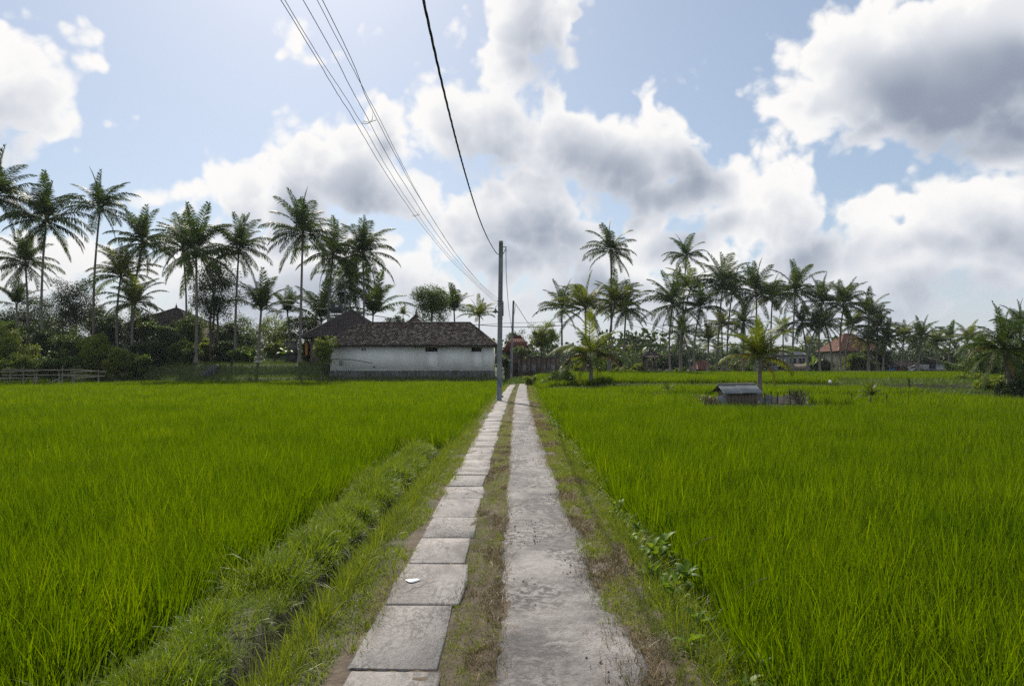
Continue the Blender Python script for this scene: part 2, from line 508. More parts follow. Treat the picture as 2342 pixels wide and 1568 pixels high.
# ------------------------------------------------------------------ mesh helpers
def mesh_np(name, V, F, mat=None, smooth=False):
    """V (n,3); F list of index arrays (m,k)"""
    me = bpy.data.meshes.new(name)
    V = np.asarray(V, dtype=np.float32)
    if not isinstance(F, list):
        F = [F]
    F = [np.asarray(f, dtype=np.int32) for f in F if len(f)]
    me.vertices.add(len(V))
    me.vertices.foreach_set('co', V.ravel())
    nl = sum(f.size for f in F)
    npoly = sum(len(f) for f in F)
    me.loops.add(nl)
    me.polygons.add(npoly)
    me.loops.foreach_set('vertex_index', np.concatenate([f.ravel() for f in F]))
    tot = np.concatenate([np.full(len(f), f.shape[1], dtype=np.int32) for f in F])
    me.polygons.foreach_set('loop_start', np.concatenate([[0], np.cumsum(tot)[:-1]]).astype(np.int32))
    me.polygons.foreach_set('loop_total', tot)
    if smooth:
        me.polygons.foreach_set('use_smooth', np.ones(npoly, dtype=bool))
    me.update(calc_edges=True)
    if mat:
        me.materials.append(MATS[mat])
    return me


class MB:
    """collects tubes, boxes and free faces and links them as one mesh object"""

    def __init__(self):
        self.v, self.f3, self.f4, self.n = [], [], [], 0

    def add(self, V, F):
        V = np.asarray(V, float)
        F = np.asarray(F, int)
        (self.f3 if F.shape[1] == 3 else self.f4).append(F + self.n)
        self.v.append(V)
        self.n += len(V)
        return self

    def box(self, lo, hi, rot=None, org=None):
        x0, y0, z0 = lo
        x1, y1, z1 = hi
        V = np.array([[x0, y0, z0], [x1, y0, z0], [x1, y1, z0], [x0, y1, z0], [x0, y0, z1], [x1, y0, z1], [x1, y1, z1], [x0, y1, z1]], float)
        if rot is not None:
            V = V @ np.array(Euler(rot).to_matrix()).T
        if org is not None:
            V = V + np.asarray(org)
        return self.add(V, [[0, 3, 2, 1], [4, 5, 6, 7], [0, 1, 5, 4], [1, 2, 6, 5], [2, 3, 7, 6], [3, 0, 4, 7]])

    def tube(self, pts, rad, sides=6, cap=True):
        pts = np.asarray(pts, float)
        n = len(pts)
        rad = np.full(n, rad) if np.isscalar(rad) else np.asarray(rad, float)
        tan = np.gradient(pts, axis=0)
        tan /= np.linalg.norm(tan, axis=1)[:, None] + 1e-9
        ref = np.array([0, 0, 1.0]) if abs(tan[:, 2]).mean() < 0.8 else np.array([1.0, 0, 0])
        a = np.cross(tan, ref)
        a /= np.linalg.norm(a, axis=1)[:, None] + 1e-9
        b = np.cross(tan, a)
        th = np.linspace(0, 2 * np.pi, sides, endpoint=False)
        V = pts[:, None] + rad[:, None, None] * (np.cos(th)[None, :, None] * a[:, None] + np.sin(th)[None, :, None] * b[:, None])
        V = V.reshape(-1, 3)
        i = np.arange(n - 1)[:, None] * sides
        j = np.arange(sides)[None]
        k = (j + 1) % sides
        F = np.stack([i + j, i + k, i + sides + k, i + sides + j], -1).reshape(-1, 4)
        self.add(V, F)
        if cap:
            for e, rv in ((0, 1), (n - 1, -1)):
                c = self.n
                ring = np.arange(sides) + c - len(V) + e * sides
                self.v.append(pts[e][None])
                self.n += 1
                t = np.stack([np.full(sides, c), ring, np.roll(ring, -1)][::1], -1)
                self.f3.append(t[:, ::rv])
                V = np.concatenate([V, pts[e][None]])
        return self

    def lathe(self, prof, sides=12, org=(0, 0, 0)):
        prof = np.asarray(prof, float)
        th = np.linspace(0, 2 * np.pi, sides, endpoint=False)
        V = np.stack([prof[:, 0, None] * np.cos(th), prof[:, 0, None] * np.sin(th), np.repeat(prof[:, 1, None], sides, 1)], -1).reshape(-1, 3) + np.asarray(org)
        n = len(prof)
        i = np.arange(n - 1)[:, None] * sides
        j = np.arange(sides)[None]
        k = (j + 1) % sides
        return self.add(V, np.stack([i + j, i + k, i + sides + k, i + sides + j], -1).reshape(-1, 4))

    def mesh(self, name, mat, smooth=False):
        F = []
        if self.f3:
            F.append(np.concatenate(self.f3))
        if self.f4:
            F.append(np.concatenate(self.f4))
        return mesh_np(name, np.concatenate(self.v), F, mat, smooth)

    def build(self, name, mat, parent=None, smooth=False, loc=None):
        return link(name, self.mesh(name, mat, smooth), parent, loc)


def link(name, data, parent=None, loc=None, rot=None, scale=None):
    o = bpy.data.objects.new(name, data)
    COL.objects.link(o)
    if parent is not None:
        o.parent = parent
    if loc is not None:
        o.location = tuple(float(x) for x in loc)
    if rot is not None:
        o.rotation_euler = rot
    if scale is not None:
        o.scale = (scale,) * 3 if np.isscalar(scale) else tuple(scale)
    return o


def tag(o, label, cat=None, group=None, kind=None):
    o['label'] = label
    if cat:
        o['category'] = cat
    if group:
        o['group'] = group
    if kind:
        o['kind'] = kind
    return o


def thing(name, loc, label, cat, group=None, rotz=0.0):
    o = link(name, None, None, loc, (0, 0, rotz))
    o.empty_display_size = 0.2
    return tag(o, label, cat, group)


def structure(o, label=None):
    o['kind'] = 'structure'
    if label:
        o['label'] = label
    return o


def sstep(x, a, b):
    t = np.clip((x - a) / (b - a), 0, 1)
    return t * t * (3 - 2 * t)


# ------------------------------------------------------------------ terrain
def bend(y):
    y = np.clip(y, 0, 75)
    return 0.00018 * y * y


NEAR_X = [-60, -2.38, -2.22, -2.05, -1.82, -1.68, -1.58, -1.48, -1.36, -0.95, 0.70, 1.05, 1.22, 1.42, 1.58, 60]
NEAR_Z = [-.34, -.34, -.12, -.04, -.04, -.12, -.30, -.27, -.05, -.012, -.012, -.03, -.08, -.22, -.30, -.30]
FAR_X = [-60, -1.55, -1.42, -1.22, -1.1, -0.95, 0.70, 1.0, 1.15, 1.34, 1.5, 60]
FAR_Z = [-.30, -.30, -.22, -.07, -.03, -.012, -.012, -.03, -.08, -.22, -.30, -.30]


def H(x, y):
    x = np.asarray(x, float)
    y = np.asarray(y, float)
    x, y = np.broadcast_arrays(x, y)
    xs = x - bend(y)
    zn = np.interp(xs, NEAR_X, NEAR_Z)
    zf = np.interp(xs, FAR_X, FAR_Z)
    t = sstep(y, 15.2, 16.4)
    z = zn * (1 - t) + zf * t
    # left: house platform and raised garden bank
    left = sstep(-x, 0.8, 2.2)
    z = z + left * sstep(y, 73.0, 74.0) * (0.72)
    z = z + sstep(-x, 19.6, 21.0) * sstep(y, 76.2, 78.2) * 1.40
    z = z + sstep(-x, 21, 26) * sstep(y, 79, 96) * 0.5
    z = z + left * (1 - sstep(-x, 19.6, 21.0)) * sstep(y, 90, 100) * 0.8
    # right: a terrace step, then the village ground
    right = sstep(x, 1.6, 3.4)
    edge = 52 + 1.5 * np.sin(x * 0.16)
    z = z + right * sstep(y, edge, edge + 0.4) * 0.45
    bb = 41.5 + 1.2 * np.sin(x * .22 + 1)
    z = z + sstep(x, 5.5, 7.5) * sstep(y, bb, bb + .4) * 0.20
    z = z + right * sstep(y, 72, 72.6) * 0.12
    z = z + right * sstep(y, 92, 95) * 0.16
    z = z + 0.38 * sstep(x, 7.6, 8.8) * (1 - sstep(x, 13.0, 14.5)) * sstep(y, 28.4, 29.4) * (1 - sstep(y, 33, 34))      # mound under the duck shed
    # end of the lane
    mid = (1 - left) * (1 - right)
    z = z + mid * sstep(y, 64, 80) * 0.15
    z = z + sstep(y, 140, 420) * 1.5
    return z


def in_paddy_mask(x, y):
    """1 where paddy mud lies"""
    xs = x - bend(y)
    lft = (xs < np.where(y < 16, -2.2, -1.42)) & (y < 73.2)
    rgt = (xs > 1.42) & (y < 92)
    return (lft | rgt).astype(float)


def build_ground():
    xs = np.unique(np.concatenate([np.arange(-3.2, 3.2, 0.065), -np.geomspace(3.2, 3500, 52), np.geomspace(3.2, 3500, 52), np.arange(-24, -18, 0.4)]).round(4))
    ys = np.unique(np.concatenate([np.arange(-6, 30, 0.16), np.arange(30, 70, 0.5), np.arange(70, 100, 0.35), np.geomspace(100, 3500, 26), -np.geomspace(6, 800, 10)]).round(4))
    X, Y = np.meshgrid(xs, ys)
    Z = H(X, Y)
    near = (np.abs(X) < 3.2) & (Y < 30)
    Z = Z + np.where(near, rng.normal(0, 0.006, Z.shape), 0)
    nx, ny = len(xs), len(ys)
    i = np.arange(ny - 1)[:, None] * nx + np.arange(nx - 1)[None]
    F = np.stack([i, i + 1, i + nx + 1, i + nx], -1).reshape(-1, 4)
    me = mesh_np('ground', np.stack([X, Y, Z], -1).reshape(-1, 3), F, 'earth', True)
    ca = me.color_attributes.new('zone', 'FLOAT_COLOR', 'POINT')
    mud = in_paddy_mask(X, Y)
    xb = X - bend(Y)
    mud = np.maximum(mud, ((xb > -1.68) & (xb < -1.46) & (Y < 16)) * 1.0)
    sod = np.where((Y > 73) | ((Y > 64) & (np.abs(xb) < 1.4)), 0.85, 0) * (1 - mud)
    sod = np.maximum(sod, np.where((xb < -1.0) & (xb > -2.3) & (mud < .5), 0.5, 0))
    c = np.stack([mud, sod, 0 * mud, 0 * mud + 1], -1).reshape(-1).astype(np.float32)
    ca.data.foreach_set('color', c)
    structure(link('ground', me), 'flat earth of the paddies, verges and village ground')


build_ground()


# ------------------------------------------------------------------ lane and slabs
def build_lane():
    ys = np.concatenate([np.arange(-6, 24, 0.12), np.arange(24, 68, 0.4)])
    cols = np.linspace(0, 1, 13)
    V = []
    j1 = np.cumsum(rng.normal(0, 1, len(ys)))
    wob = lambda ph, a: a * (np.sin(ys * 1.7 + ph) + 0.6 * np.sin(ys * 4.1 + 2 * ph) + 0.5 * np.sin(ys * 0.6 + 3 * ph))
    L = -0.085 + wob(0.4, 0.006) + rng.normal(0, 0.008, len(ys))
    Rr = 0.655 + wob(1.9, 0.012) + rng.normal(0, 0.01, len(ys)) + 0.10 * np.exp(-((ys - 4.4) / 0.7) ** 2) + 0.05 * np.exp(-((ys - 6.6) / 0.5) ** 2)
    for k, y in enumerate(ys):
        x = bend(y) + L[k] + (Rr[k] - L[k]) * cols
        z = 0.002 + 0.010 * np.sin(np.pi * cols) + 0.006 * np.sin(y * 2.1 + cols * 5) + rng.normal(0, 0.0025, 13)
        z[0] -= 0.012
        z[-1] -= 0.016
        V.append(np.stack([x, np.full(13, y), z], -1))
    V = np.concatenate(V)
    n = 13
    i = np.arange(len(ys) - 1)[:, None] * n + np.arange(n - 1)[None]
    F = np.stack([i, i + 1, i + n + 1, i + n], -1).reshape(-1, 4)
    nb = len(V)
    lo = V.copy()
    lo[:, 2] -= 0.07
    e1 = np.arange(len(ys)) * n
    e2 = e1 + n - 1
    s1 = np.stack([e1[:-1], e1[1:], e1[1:] + nb, e1[:-1] + nb], -1)
    s2 = np.stack([e2[:-1], e2[:-1] + nb, e2[1:] + nb, e2[1:]], -1)
    structure(link('lane', mesh_np('lane', np.concatenate([V, lo]), np.concatenate([F, s1, s2]), 'lane_concrete', True)), 'worn cracked concrete lane between the rice fields')


build_lane()


def slab_mesh(name, seed):
    """unit slab 1 x 1 in plan, 7 cm thick, chipped edges; scaled on placing"""
    r = np.random.default_rng(seed)
    nx, ny = 4, 5
    gx, gy = np.meshgrid(np.array([-.5, -.475, .475, .5]), np.array([-.5, -.488, 0, .488, .5]))
    ex = (np.abs(gx) > 0.49)
    ey = (np.abs(gy) > 0.49)
    cor = ((np.abs(gx) > .46) & (np.abs(gy) > .48)) * r.uniform(0, .045, gx.shape)
    px = gx * (1 - cor) + r.normal(0, 0.014, gx.shape) * ex
    py = gy * (1 - cor * .5) + r.normal(0, 0.008, gy.shape) * ey
    pz = 0.035 + r.normal(0, 0.002, gx.shape) - 0.006 * (ex | ey)
    T = np.stack([px, py, pz], -1).reshape(-1, 3)
    i = np.arange(ny - 1)[:, None] * nx + np.arange(nx - 1)[None]
    F = [np.stack([i, i + 1, i + nx + 1, i + nx], -1).reshape(-1, 4)]
    ring = list(range(nx)) + [k * nx + nx - 1 for k in range(1, ny)] + [(ny - 1) * nx + k for k in range(nx - 2, -1, -1)] + [k * nx for k in range(ny - 2, 0, -1)]
    B = T[ring].copy()
    B[:, 2] = -0.035
    m = len(ring)
    q = [[ring[k], len(T) + k, len(T) + (k + 1) % m, ring[(k + 1) % m]] for k in range(m)]
    F.append(np.array(q))
    return mesh_np(name, np.concatenate([T, B]), [np.concatenate(F)], 'slab_concrete')


def build_slabs():
    root = link('slab_walkway', None)
    structure(root, 'row of concrete cover slabs beside the lane')
    ms = [slab_mesh('slab', 20 + k) for k in range(6)]
    joints = [1.9, 2.95, 4.04, 5.13, 6.18, 7.09, 8.08, 9.18, 10.1, 11.1, 11.45, 12.05, 12.95, 13.9, 15.0, 15.6, 16.2, 17.2, 18.3]
    y = joints[-1]
    while y < 63:
        y += random.choice([0.95, 1.05, 1.1, 0.5, 1.0])
        joints.append(y)
    k = 0
    for a, b in zip(joints[:-1], joints[1:]):
        g = 0.006 + random.random() ** 2 * 0.024
        yc = (a + b) / 2
        w = 0.535 + random.uniform(-0.045, 0.035)
        o = link('slab', random.choice(ms), root, (-0.655 + float(bend(yc)) + random.uniform(-.025, .02), yc, -0.034 + random.uniform(-.005, .006)),
                 (R(random.uniform(-.35, .35)), R(random.uniform(-.5, .5)), R(random.uniform(-2.0, 2.0)) - math.atan(0.00036 * yc)), (w, b - a - g, 1))
        if random.random() < .5:
            o.rotation_euler.z += math.pi
        k += 1


build_slabs()


# ------------------------------------------------------------------ grass: instanced tufts
def tuft(name, mat, nblades, h, hv, width, spread, lean, curl, seed, segs=3):
    r = np.random.default_rng(seed)
    V, F = [], []
    n = 0
    for b in range(nblades):
        a = r.uniform(0, 2 * np.pi)
        rad = spread * math.sqrt(r.random())
        p = np.array([rad * math.cos(a), rad * math.sin(a), -0.02])
        az = a + r.normal(0, 0.9)
        el = math.pi / 2 - abs(r.normal(0, lean)) - lean * 0.25
        L = h * (1 + r.normal(0, hv))
        w = width * r.uniform(0.7, 1.25)
        cv = abs(r.normal(curl, curl * 0.7))
        out = np.array([math.cos(az), math.sin(az), 0])
        face = az + math.pi / 2 + r.normal(0, 0.6)
        side = np.array([math.cos(face), math.sin(face), 0])
        pts = [p]
        for s in range(segs):
            e = el - cv * ((s + 0.5) / segs) ** 1.6
            p = p + (L / segs) * (out * math.cos(e) + np.array([0, 0, math.sin(e)]))
            pts.append(p)
        for s in range(segs):
            ww = w * (0.75 if s == 0 else 1.0 - 0.28 * (s - 1)) / 2
            V += [pts[s] - side * ww, pts[s] + side * ww]
        V.append(pts[-1])
        for s in range(segs - 1):
            i = n + 2 * s
            F += [[i, i + 1, i + 3], [i, i + 3, i + 2]]
        i = n + 2 * (segs - 1)
        F.append([i, i + 1, i + 2])
        n += 2 * segs + 1
    return mesh_np(name, np.array(V), [np.array(F)], mat)


def scatter(name, pts, scl, variants, label, cat, tilt=0.12, idx=None):
    n = len(pts)
    me = bpy.data.meshes.new(name)
    me.vertices.add(n)
    me.vertices.foreach_set('co', np.asarray(pts, np.float32).ravel())
    rot = np.stack([rng.normal(0, tilt, n), rng.normal(0, tilt, n), rng.uniform(0, 6.283, n)], -1).astype(np.float32)
    a = me.attributes.new('rot', 'FLOAT_VECTOR', 'POINT')
    a.data.foreach_set('vector', rot.ravel())
    a = me.attributes.new('scl', 'FLOAT', 'POINT')
    a.data.foreach_set('value', np.asarray(scl, np.float32))
    a = me.attributes.new('idx', 'INT', 'POINT')
    a.data.foreach_set('value', (rng.integers(0, len(variants), n) if idx is None else idx).astype(np.int32))
    coll = bpy.data.collections.new(name + '_blades')
    for k, vm in enumerate(variants):
        o = bpy.data.objects.new('%s_tuft_%02d' % (name, k), vm)
        coll.objects.link(o)
    ng = bpy.data.node_groups.new(name + '_scatter', 'GeometryNodeTree')
    ng.interface.new_socket('Geometry', in_out='INPUT', socket_type='NodeSocketGeometry')
    ng.interface.new_socket('Geometry', in_out='OUTPUT', socket_type='NodeSocketGeometry')
    nd = ng.nodes
    gi, go = nd.new('NodeGroupInput'), nd.new('NodeGroupOutput')
    ci = nd.new('GeometryNodeCollectionInfo')
    ci.inputs[0].default_value = coll
    ci.inputs['Separate Children'].default_value = True
    ci.inputs['Reset Children'].default_value = True
    ip = nd.new('GeometryNodeInstanceOnPoints')
    ip.inputs['Pick Instance'].default_value = True

    def na(nm, ty):
        x = nd.new('GeometryNodeInputNamedAttribute')
        x.data_type = ty
        x.inputs[0].default_value = nm
        return x.outputs[0]
    er = nd.new('FunctionNodeEulerToRotation')
    L = ng.links.new
    L(gi.outputs[0], ip.inputs['Points'])
    L(ci.outputs[0], ip.inputs['Instance'])
    L(na('idx', 'INT'), ip.inputs['Instance Index'])
    L(na('rot', 'FLOAT_VECTOR'), er.inputs[0])
    L(er.outputs[0], ip.inputs['Rotation'])
    L(na('scl', 'FLOAT'), ip.inputs['Scale'])
    L(ip.outputs[0], go.inputs[0])
    o = link(name, me)
    md = o.modifiers.new('scatter', 'NODES')
    md.node_group = ng
    return tag(o, label, cat, kind='stuff')


def grid_points(x0, x1, y0, y1, dens):
    s = 1 / math.sqrt(dens)
    gx, gy = np.meshgrid(np.arange(x0, x1, s), np.arange(y0, y1, s))
    x = gx.ravel() + rng.uniform(-.48, .48, gx.size) * s
    y = gy.ravel() + rng.uniform(-.48, .48, gx.size) * s
    return x, y


def view_keep(x, y, margin=5.0):
    return np.abs(x) < 0.725 * y + margin


RICE = [tuft('rice_tuft', 'rice_leaf', 34, 0.50, 0.14, 0.0080, 0.085, 0.19, 0.36, 100 + k) for k in range(10)]
RICE_FAR = [tuft('rice_tuft_far', 'rice_leaf', 26, 0.50, 0.14, 0.018, 0.13, 0.20, 0.36, 140 + k, segs=2) for k in range(6)]


def rice(side):
    P, S, far = [], [], []
    bands = [(0.6, 12, 50, 0), (12, 28, 34, 0), (28, 93, 17, 1)]
    for (y0, y1, dn, fr) in bands:
        xm = 0.725 * y1 + 6
        x, y = grid_points(*((-xm, -1.0) if side < 0 else (1.2, xm)), y0, y1, dn)
        xs = x - bend(y)
        wob = 0.05 * np.sin(y * 1.3) + 0.04 * np.sin(y * 3.7 + 1)
        if side < 0:
            k = (xs < np.where(y < 15.8, -2.50, -1.46) + wob) & (y < 72.6 + 0.4 * np.sin(x * .5))
            k &= ~((np.abs(y - 15.6) < 0.45) & (xs > -2.9))
        else:
            k = (xs > np.where(y < 9, 1.50, 1.40) + wob) & (y < 91.5)
            edge = 52 + 1.5 * np.sin(x * 0.16)
            k &= ~((y > edge - 2.4) & (y < edge + 1.0))
            # low banks between the small plots
            b1 = 33.5 + 0.10 * (x - 12) + 0.8 * np.sin(x * .35)
            k &= ~((np.abs(y - b1) < 0.5) & (x > 9.5))
            b2 = 41.5 + 1.2 * np.sin(x * .22 + 1)
            k &= ~((y > b2 - 1.2) & (y < b2 + .8) & (x > 6.5))
            b3 = 72 + 1.0 * np.sin(x * .2)
            k &= ~((np.abs(y - b3) < 0.8))
            k &= ~((x > 7.8) & (x < 13.6) & (y > 28.2) & (y < 33.4))      # duck shed and its pen
            k &= ~((x > 21.5) & (y > 36) & (y > 36 + (x - 21.5) * -0.1) & (x > 23 + (60 - y) * .1) & (y < 60))
        k &= view_keep(x, y)
        x, y = x[k], y[k]
        P.append(np.stack([x, y, H(x, y)], -1))
        S.append(rng.normal(1.0, 0.11, len(x)) * (1 + 0.10 * np.sin(x * .9 + 1.3 * np.sin(y * .5)) * np.sin(y * .7)))
        far.append(np.full(len(x), fr))
    P, S, far = np.concatenate(P), np.concatenate(S), np.concatenate(far)
    idx = np.where(far == 1, 10 + rng.integers(0, 6, len(P)), rng.integers(0, 10, len(P)))
    scatter('rice_plants', P, S, RICE + RICE_FAR,
            'bright green rice filling the paddy %s' % ('on the white house side of the lane' if side < 0 else 'on the duck shed side of the lane'), 'rice', 0.10, idx)


rice(-1)
rice(1)

BUND = [tuft('bund_tuft', 'bund_leaf', 26, 0.10, 0.4, 0.0058, 0.06, 0.62, 0.8, 200 + k) for k in range(8)]
VERGE = [tuft('verge_tuft', 'verge_leaf', 18, 0.06, 0.35, 0.005, 0.05, 0.6, 0.7, 220 + k, segs=2) for k in range(6)]
TALL = [tuft('tall_tuft', 'verge_leaf', 16, 0.26, 0.3, 0.007, 0.05, 0.30, 0.6, 240 + k) for k in range(6)]
BROWN = [tuft('brown_tuft', 'brownish_grass', 22, 0.055, 0.4, 0.0045, 0.05, 0.75, 0.6, 260 + k, segs=2) for k in range(6)]
STRAW = [tuft('straw_tuft', 'dry_blade', 10, 0.09, 0.4, 0.0035, 0.06, 1.25, 0.25, 280 + k, segs=2) for k in range(6)]


def strip(x0, x1, y0, y1, dens, shape=None):
    x, y = grid_points(x0, x1, y0, y1, dens)
    k = np.ones(len(x), bool) if shape is None else shape(x, y)
    x, y = x[k], y[k]
    xw = x + bend(y)
    return np.stack([xw, y, H(xw, y)], -1)


def vnoise(x, y, s, seed=0):
    """cheap smooth value noise 0..1"""
    r = np.random.default_rng(seed)
    tab = r.random((64, 64))
    gx, gy = x * s, y * s
    ix, iy = np.floor(gx).astype(int), np.floor(gy).astype(int)
    fx, fy = gx - ix, gy - iy
    fx, fy = fx * fx * (3 - 2 * fx), fy * fy * (3 - 2 * fy)
    g = lambda a, b: tab[a % 64, b % 64]
    return (g(ix, iy) * (1 - fx) + g(ix + 1, iy) * fx) * (1 - fy) + (g(ix, iy + 1) * (1 - fx) + g(ix + 1, iy + 1) * fx) * fy


def lane_grass():
    # lush bund between the ditch and the left paddy
    p = strip(-2.20, -1.66, 1.0, 15.9, 480, lambda x, y: (vnoise(x, y, 2.2, 7) > .24) | (rng.random(len(x)) < .25))
    s = (0.45 + 1.15 * vnoise(p[:, 0], p[:, 1], 3.1, 3)) * np.clip((16.2 - p[:, 1]) / 1.5, .35, 1)
    mound = np.clip(1 - ((p[:, 0] + 1.92) / 0.42) ** 2, 0, 1)
    p[:, 2] += 0.07 * mound * vnoise(p[:, 0], p[:, 1], 2.6, 4)
    bi = rng.integers(0, 8, len(p))
    u_ = rng.random(len(p))
    bi = np.where(u_ < .05, 8 + rng.integers(0, 6, len(p)), bi)
    bi = np.where(u_ > .96, 14 + rng.integers(0, 6, len(p)), bi)
    scatter('bund_grass', p, np.where(u_ < .05, s * .8, s), BUND + TALL + STRAW, 'thick tufted grass on the low bund beside the ditch', 'grass', 0.35, bi)
    # verge left of the slabs
    p = strip(-1.48, -0.80, 1.2, 66, 360, lambda x, y: (rng.random(len(x)) < np.where(y < 22, 1, 0.35)) & ((x < -0.93 + .13 * (vnoise(x, y, 1.7, 9) - .25))) & (vnoise(x, y, 2.0, 5) > np.where(x > -1.05, .42, .18)))
    t = strip(-1.52, -1.25, 1.2, 66, 130, lambda x, y: rng.random(len(x)) < np.where(y < 22, 1, 0.5))
    P = np.concatenate([p, t])
    S = np.concatenate([rng.uniform(.6, 1.35, len(p)), rng.uniform(.45, 1.0, len(t))])
    idx = np.concatenate([rng.integers(0, 6, len(p)), 6 + rng.integers(0, 6, len(t))])
    scatter('verge_grass', P, S, VERGE + TALL, 'short yellow-green grass along the slab walkway', 'grass', 0.2, idx)
    # strip between slabs and lane
    p = strip(-0.40, -0.05, 1.2, 66, 620, lambda x, y: (rng.random(len(x)) < np.where(y < 22, 1, 0.35)) & (vnoise(x, y, 1.6, 11) > .10))
    g = vnoise(p[:, 0], p[:, 1], 2.4, 12) + 0.25 * vnoise(p[:, 0], p[:, 1], .5, 13) - .12
    gr = g > .44
    idx = np.where(gr, rng.integers(0, 6, len(p)), 6 + rng.integers(0, 6, len(p)))
    idx = np.where(rng.random(len(p)) < .09, 12 + rng.integers(0, 6, len(p)), idx)
    scatter('strip_grass', p, rng.uniform(.55, 1.15, len(p)) * np.where(gr, .62, .9), VERGE + BROWN + STRAW, 'brown and green turf strip between slabs and lane', 'grass', 0.2, idx)
    # verge right of the lane
    p = strip(0.60, 1.46, 1.2, 66, 460, lambda x, y: (rng.random(len(x)) < np.where(y < 22, 1, 0.4)) & (vnoise(x, y, 1.3, 15) > np.where(x < .8, .22, .04)))
    g = vnoise(p[:, 0], p[:, 1], 1.8, 16) + (p[:, 0] - bend(p[:, 1]) - .85) * .6
    idx = np.where(g > .36, rng.integers(0, 6, len(p)), 6 + rng.integers(0, 6, len(p)))
    idx = np.where((rng.random(len(p)) < .12) & (g < .55), 12 + rng.integers(0, 6, len(p)), idx)
    S = rng.uniform(.6, 1.25, len(p))
    t = strip(1.08, 1.55, 1.2, 66, 110, lambda x, y: (rng.random(len(x)) < np.where(y < 22, 1, .6)) & (vnoise(x, y, .9, 18) > .3))
    P = np.concatenate([p, t])
    S = np.concatenate([S, rng.uniform(.4, .9, len(t))])
    idx = np.concatenate([idx, 18 + rng.integers(0, 6, len(t))])
    scatter('verge_grass', P, S, VERGE + BROWN + STRAW + TALL, 'dry patchy grass between the lane and the duck shed paddy', 'grass', 0.25, idx)


lane_grass()


# ------------------------------------------------------------------ palms
def frond_mesh(name, mat, L, elev, droop, seed, nleaf=46, leaflen=0.95, hang=0.5, wind=0.0):
    """coconut frond growing outward along +X from the origin: arched rachis with two rows of hanging leaflets"""
    r = np.random.default_rng(seed)
    n = 12
    t = np.linspace(0, 1, n)
    th = elev - droop * t ** 1.6
    seg = L / (n - 1)
    px = np.concatenate([[0], np.cumsum(np.cos((th[1:] + th[:-1]) / 2) * seg)])
    pz = np.concatenate([[0], np.cumsum(np.sin((th[1:] + th[:-1]) / 2) * seg)])
    py = wind * t ** 2 * L
    P = np.stack([px, py, pz], -1)
    mb = MB()
    mb.tube(P, np.linspace(0.05, 0.008, n), 4, cap=False)
    V, F = [], []
    c = 0
    for side in (-1, 1):
        tt = np.linspace(0.13, 0.995, nleaf) + r.normal(0, 0.006, nleaf)
        for q in tt:
            q = min(max(q, 0.1), 0.999)
            if r.random() < 0.05:
                continue
            p = np.array([np.interp(q, t, P[:, k]) for k in range(3)])
            a = np.interp(q, t, th)
            tan = np.array([math.cos(a), 0, math.sin(a)])
            nor = np.array([-math.sin(a), 0, math.cos(a)])
            ll = leaflen * (0.35 + 0.65 * math.sin(math.pi * min(1, 0.16 + 0.82 * q)) ** 0.7) * r.uniform(.82, 1.1)
            if q > .9:
                ll *= 0.75
            fwd = 0.45 + 0.5 * q
            d1 = np.array([0, side, 0]) * 0.9 + tan * fwd + nor * 0.22 + np.array([0, 0, -1]) * hang * r.uniform(.2, .7)
            d1 /= np.linalg.norm(d1)
            d2 = d1 + np.array([0, 0, -1]) * hang * r.uniform(.9, 1.8)
            d2 /= np.linalg.norm(d2)
            m_ = p + d1 * ll * .5
            e_ = m_ + d2 * ll * .5
            w = 0.048
            wd = tan * w
            V += [p - wd * .6, p + wd * .6, m_ - wd, m_ + wd, e_]
            F += [[c, c + 1, c + 3], [c, c + 3, c + 2], [c + 2, c + 3, c + 4]]
            c += 5
    mb.add(np.array(V), np.array(F))
    return mb.mesh(name, mat)


FR = {}
for cls, (el, dr, hg, ll) in {'spear': (84, 20, .2, .85), 'up': (66, 58, .45, 1.1), 'mid': (40, 72, .65, 1.15), 'flat': (14, 70, .8, 1.15), 'low': (-14, 54, .8, 1.05), 'hang': (-46, 34, .6, .85)}.items():
    FR[cls] = [frond_mesh('frond_' + cls, 'palm_leaf', 4.6, R(el + dv), R(dr - dv * .5), 300 + hash_ * 7 + int(el) + 90, hang=hg, leaflen=ll, wind=wv)
               for hash_, (dv, wv) in enumerate(((-6, .05), (5, -.06), (0, .12)))]
    FR[cls + '_young'] = [frond_mesh('frond_young_' + cls, 'palm_leaf_young', 4.6, R(el + dv), R(dr - dv * .5), 500 + k + int(el) + 90, hang=hg * .8, leaflen=ll, wind=wv)
                          for k, (dv, wv) in enumerate(((-5, .06), (6, -.05)))]
FR['dry'] = [frond_mesh('frond_dry', 'palm_leaf_dry', 4.6, R(e), R(d), 700 + k, nleaf=34, hang=.85, leaflen=.85) for k, (e, d) in enumerate(((8, 85), (-25, 55), (20, 95)))]
cc = MB()
for a in range(5):
    q = 2 * math.pi * a / 5
    cc.lathe([(0, -.16), (.09, -.12), (.13, 0), (.09, .12), (0, .16)], 6, (0.22 * math.cos(q), 0.22 * math.sin(q), -0.08 * (a % 2)))
COCO = cc.mesh('coconut_bunch', 'coconut', True)


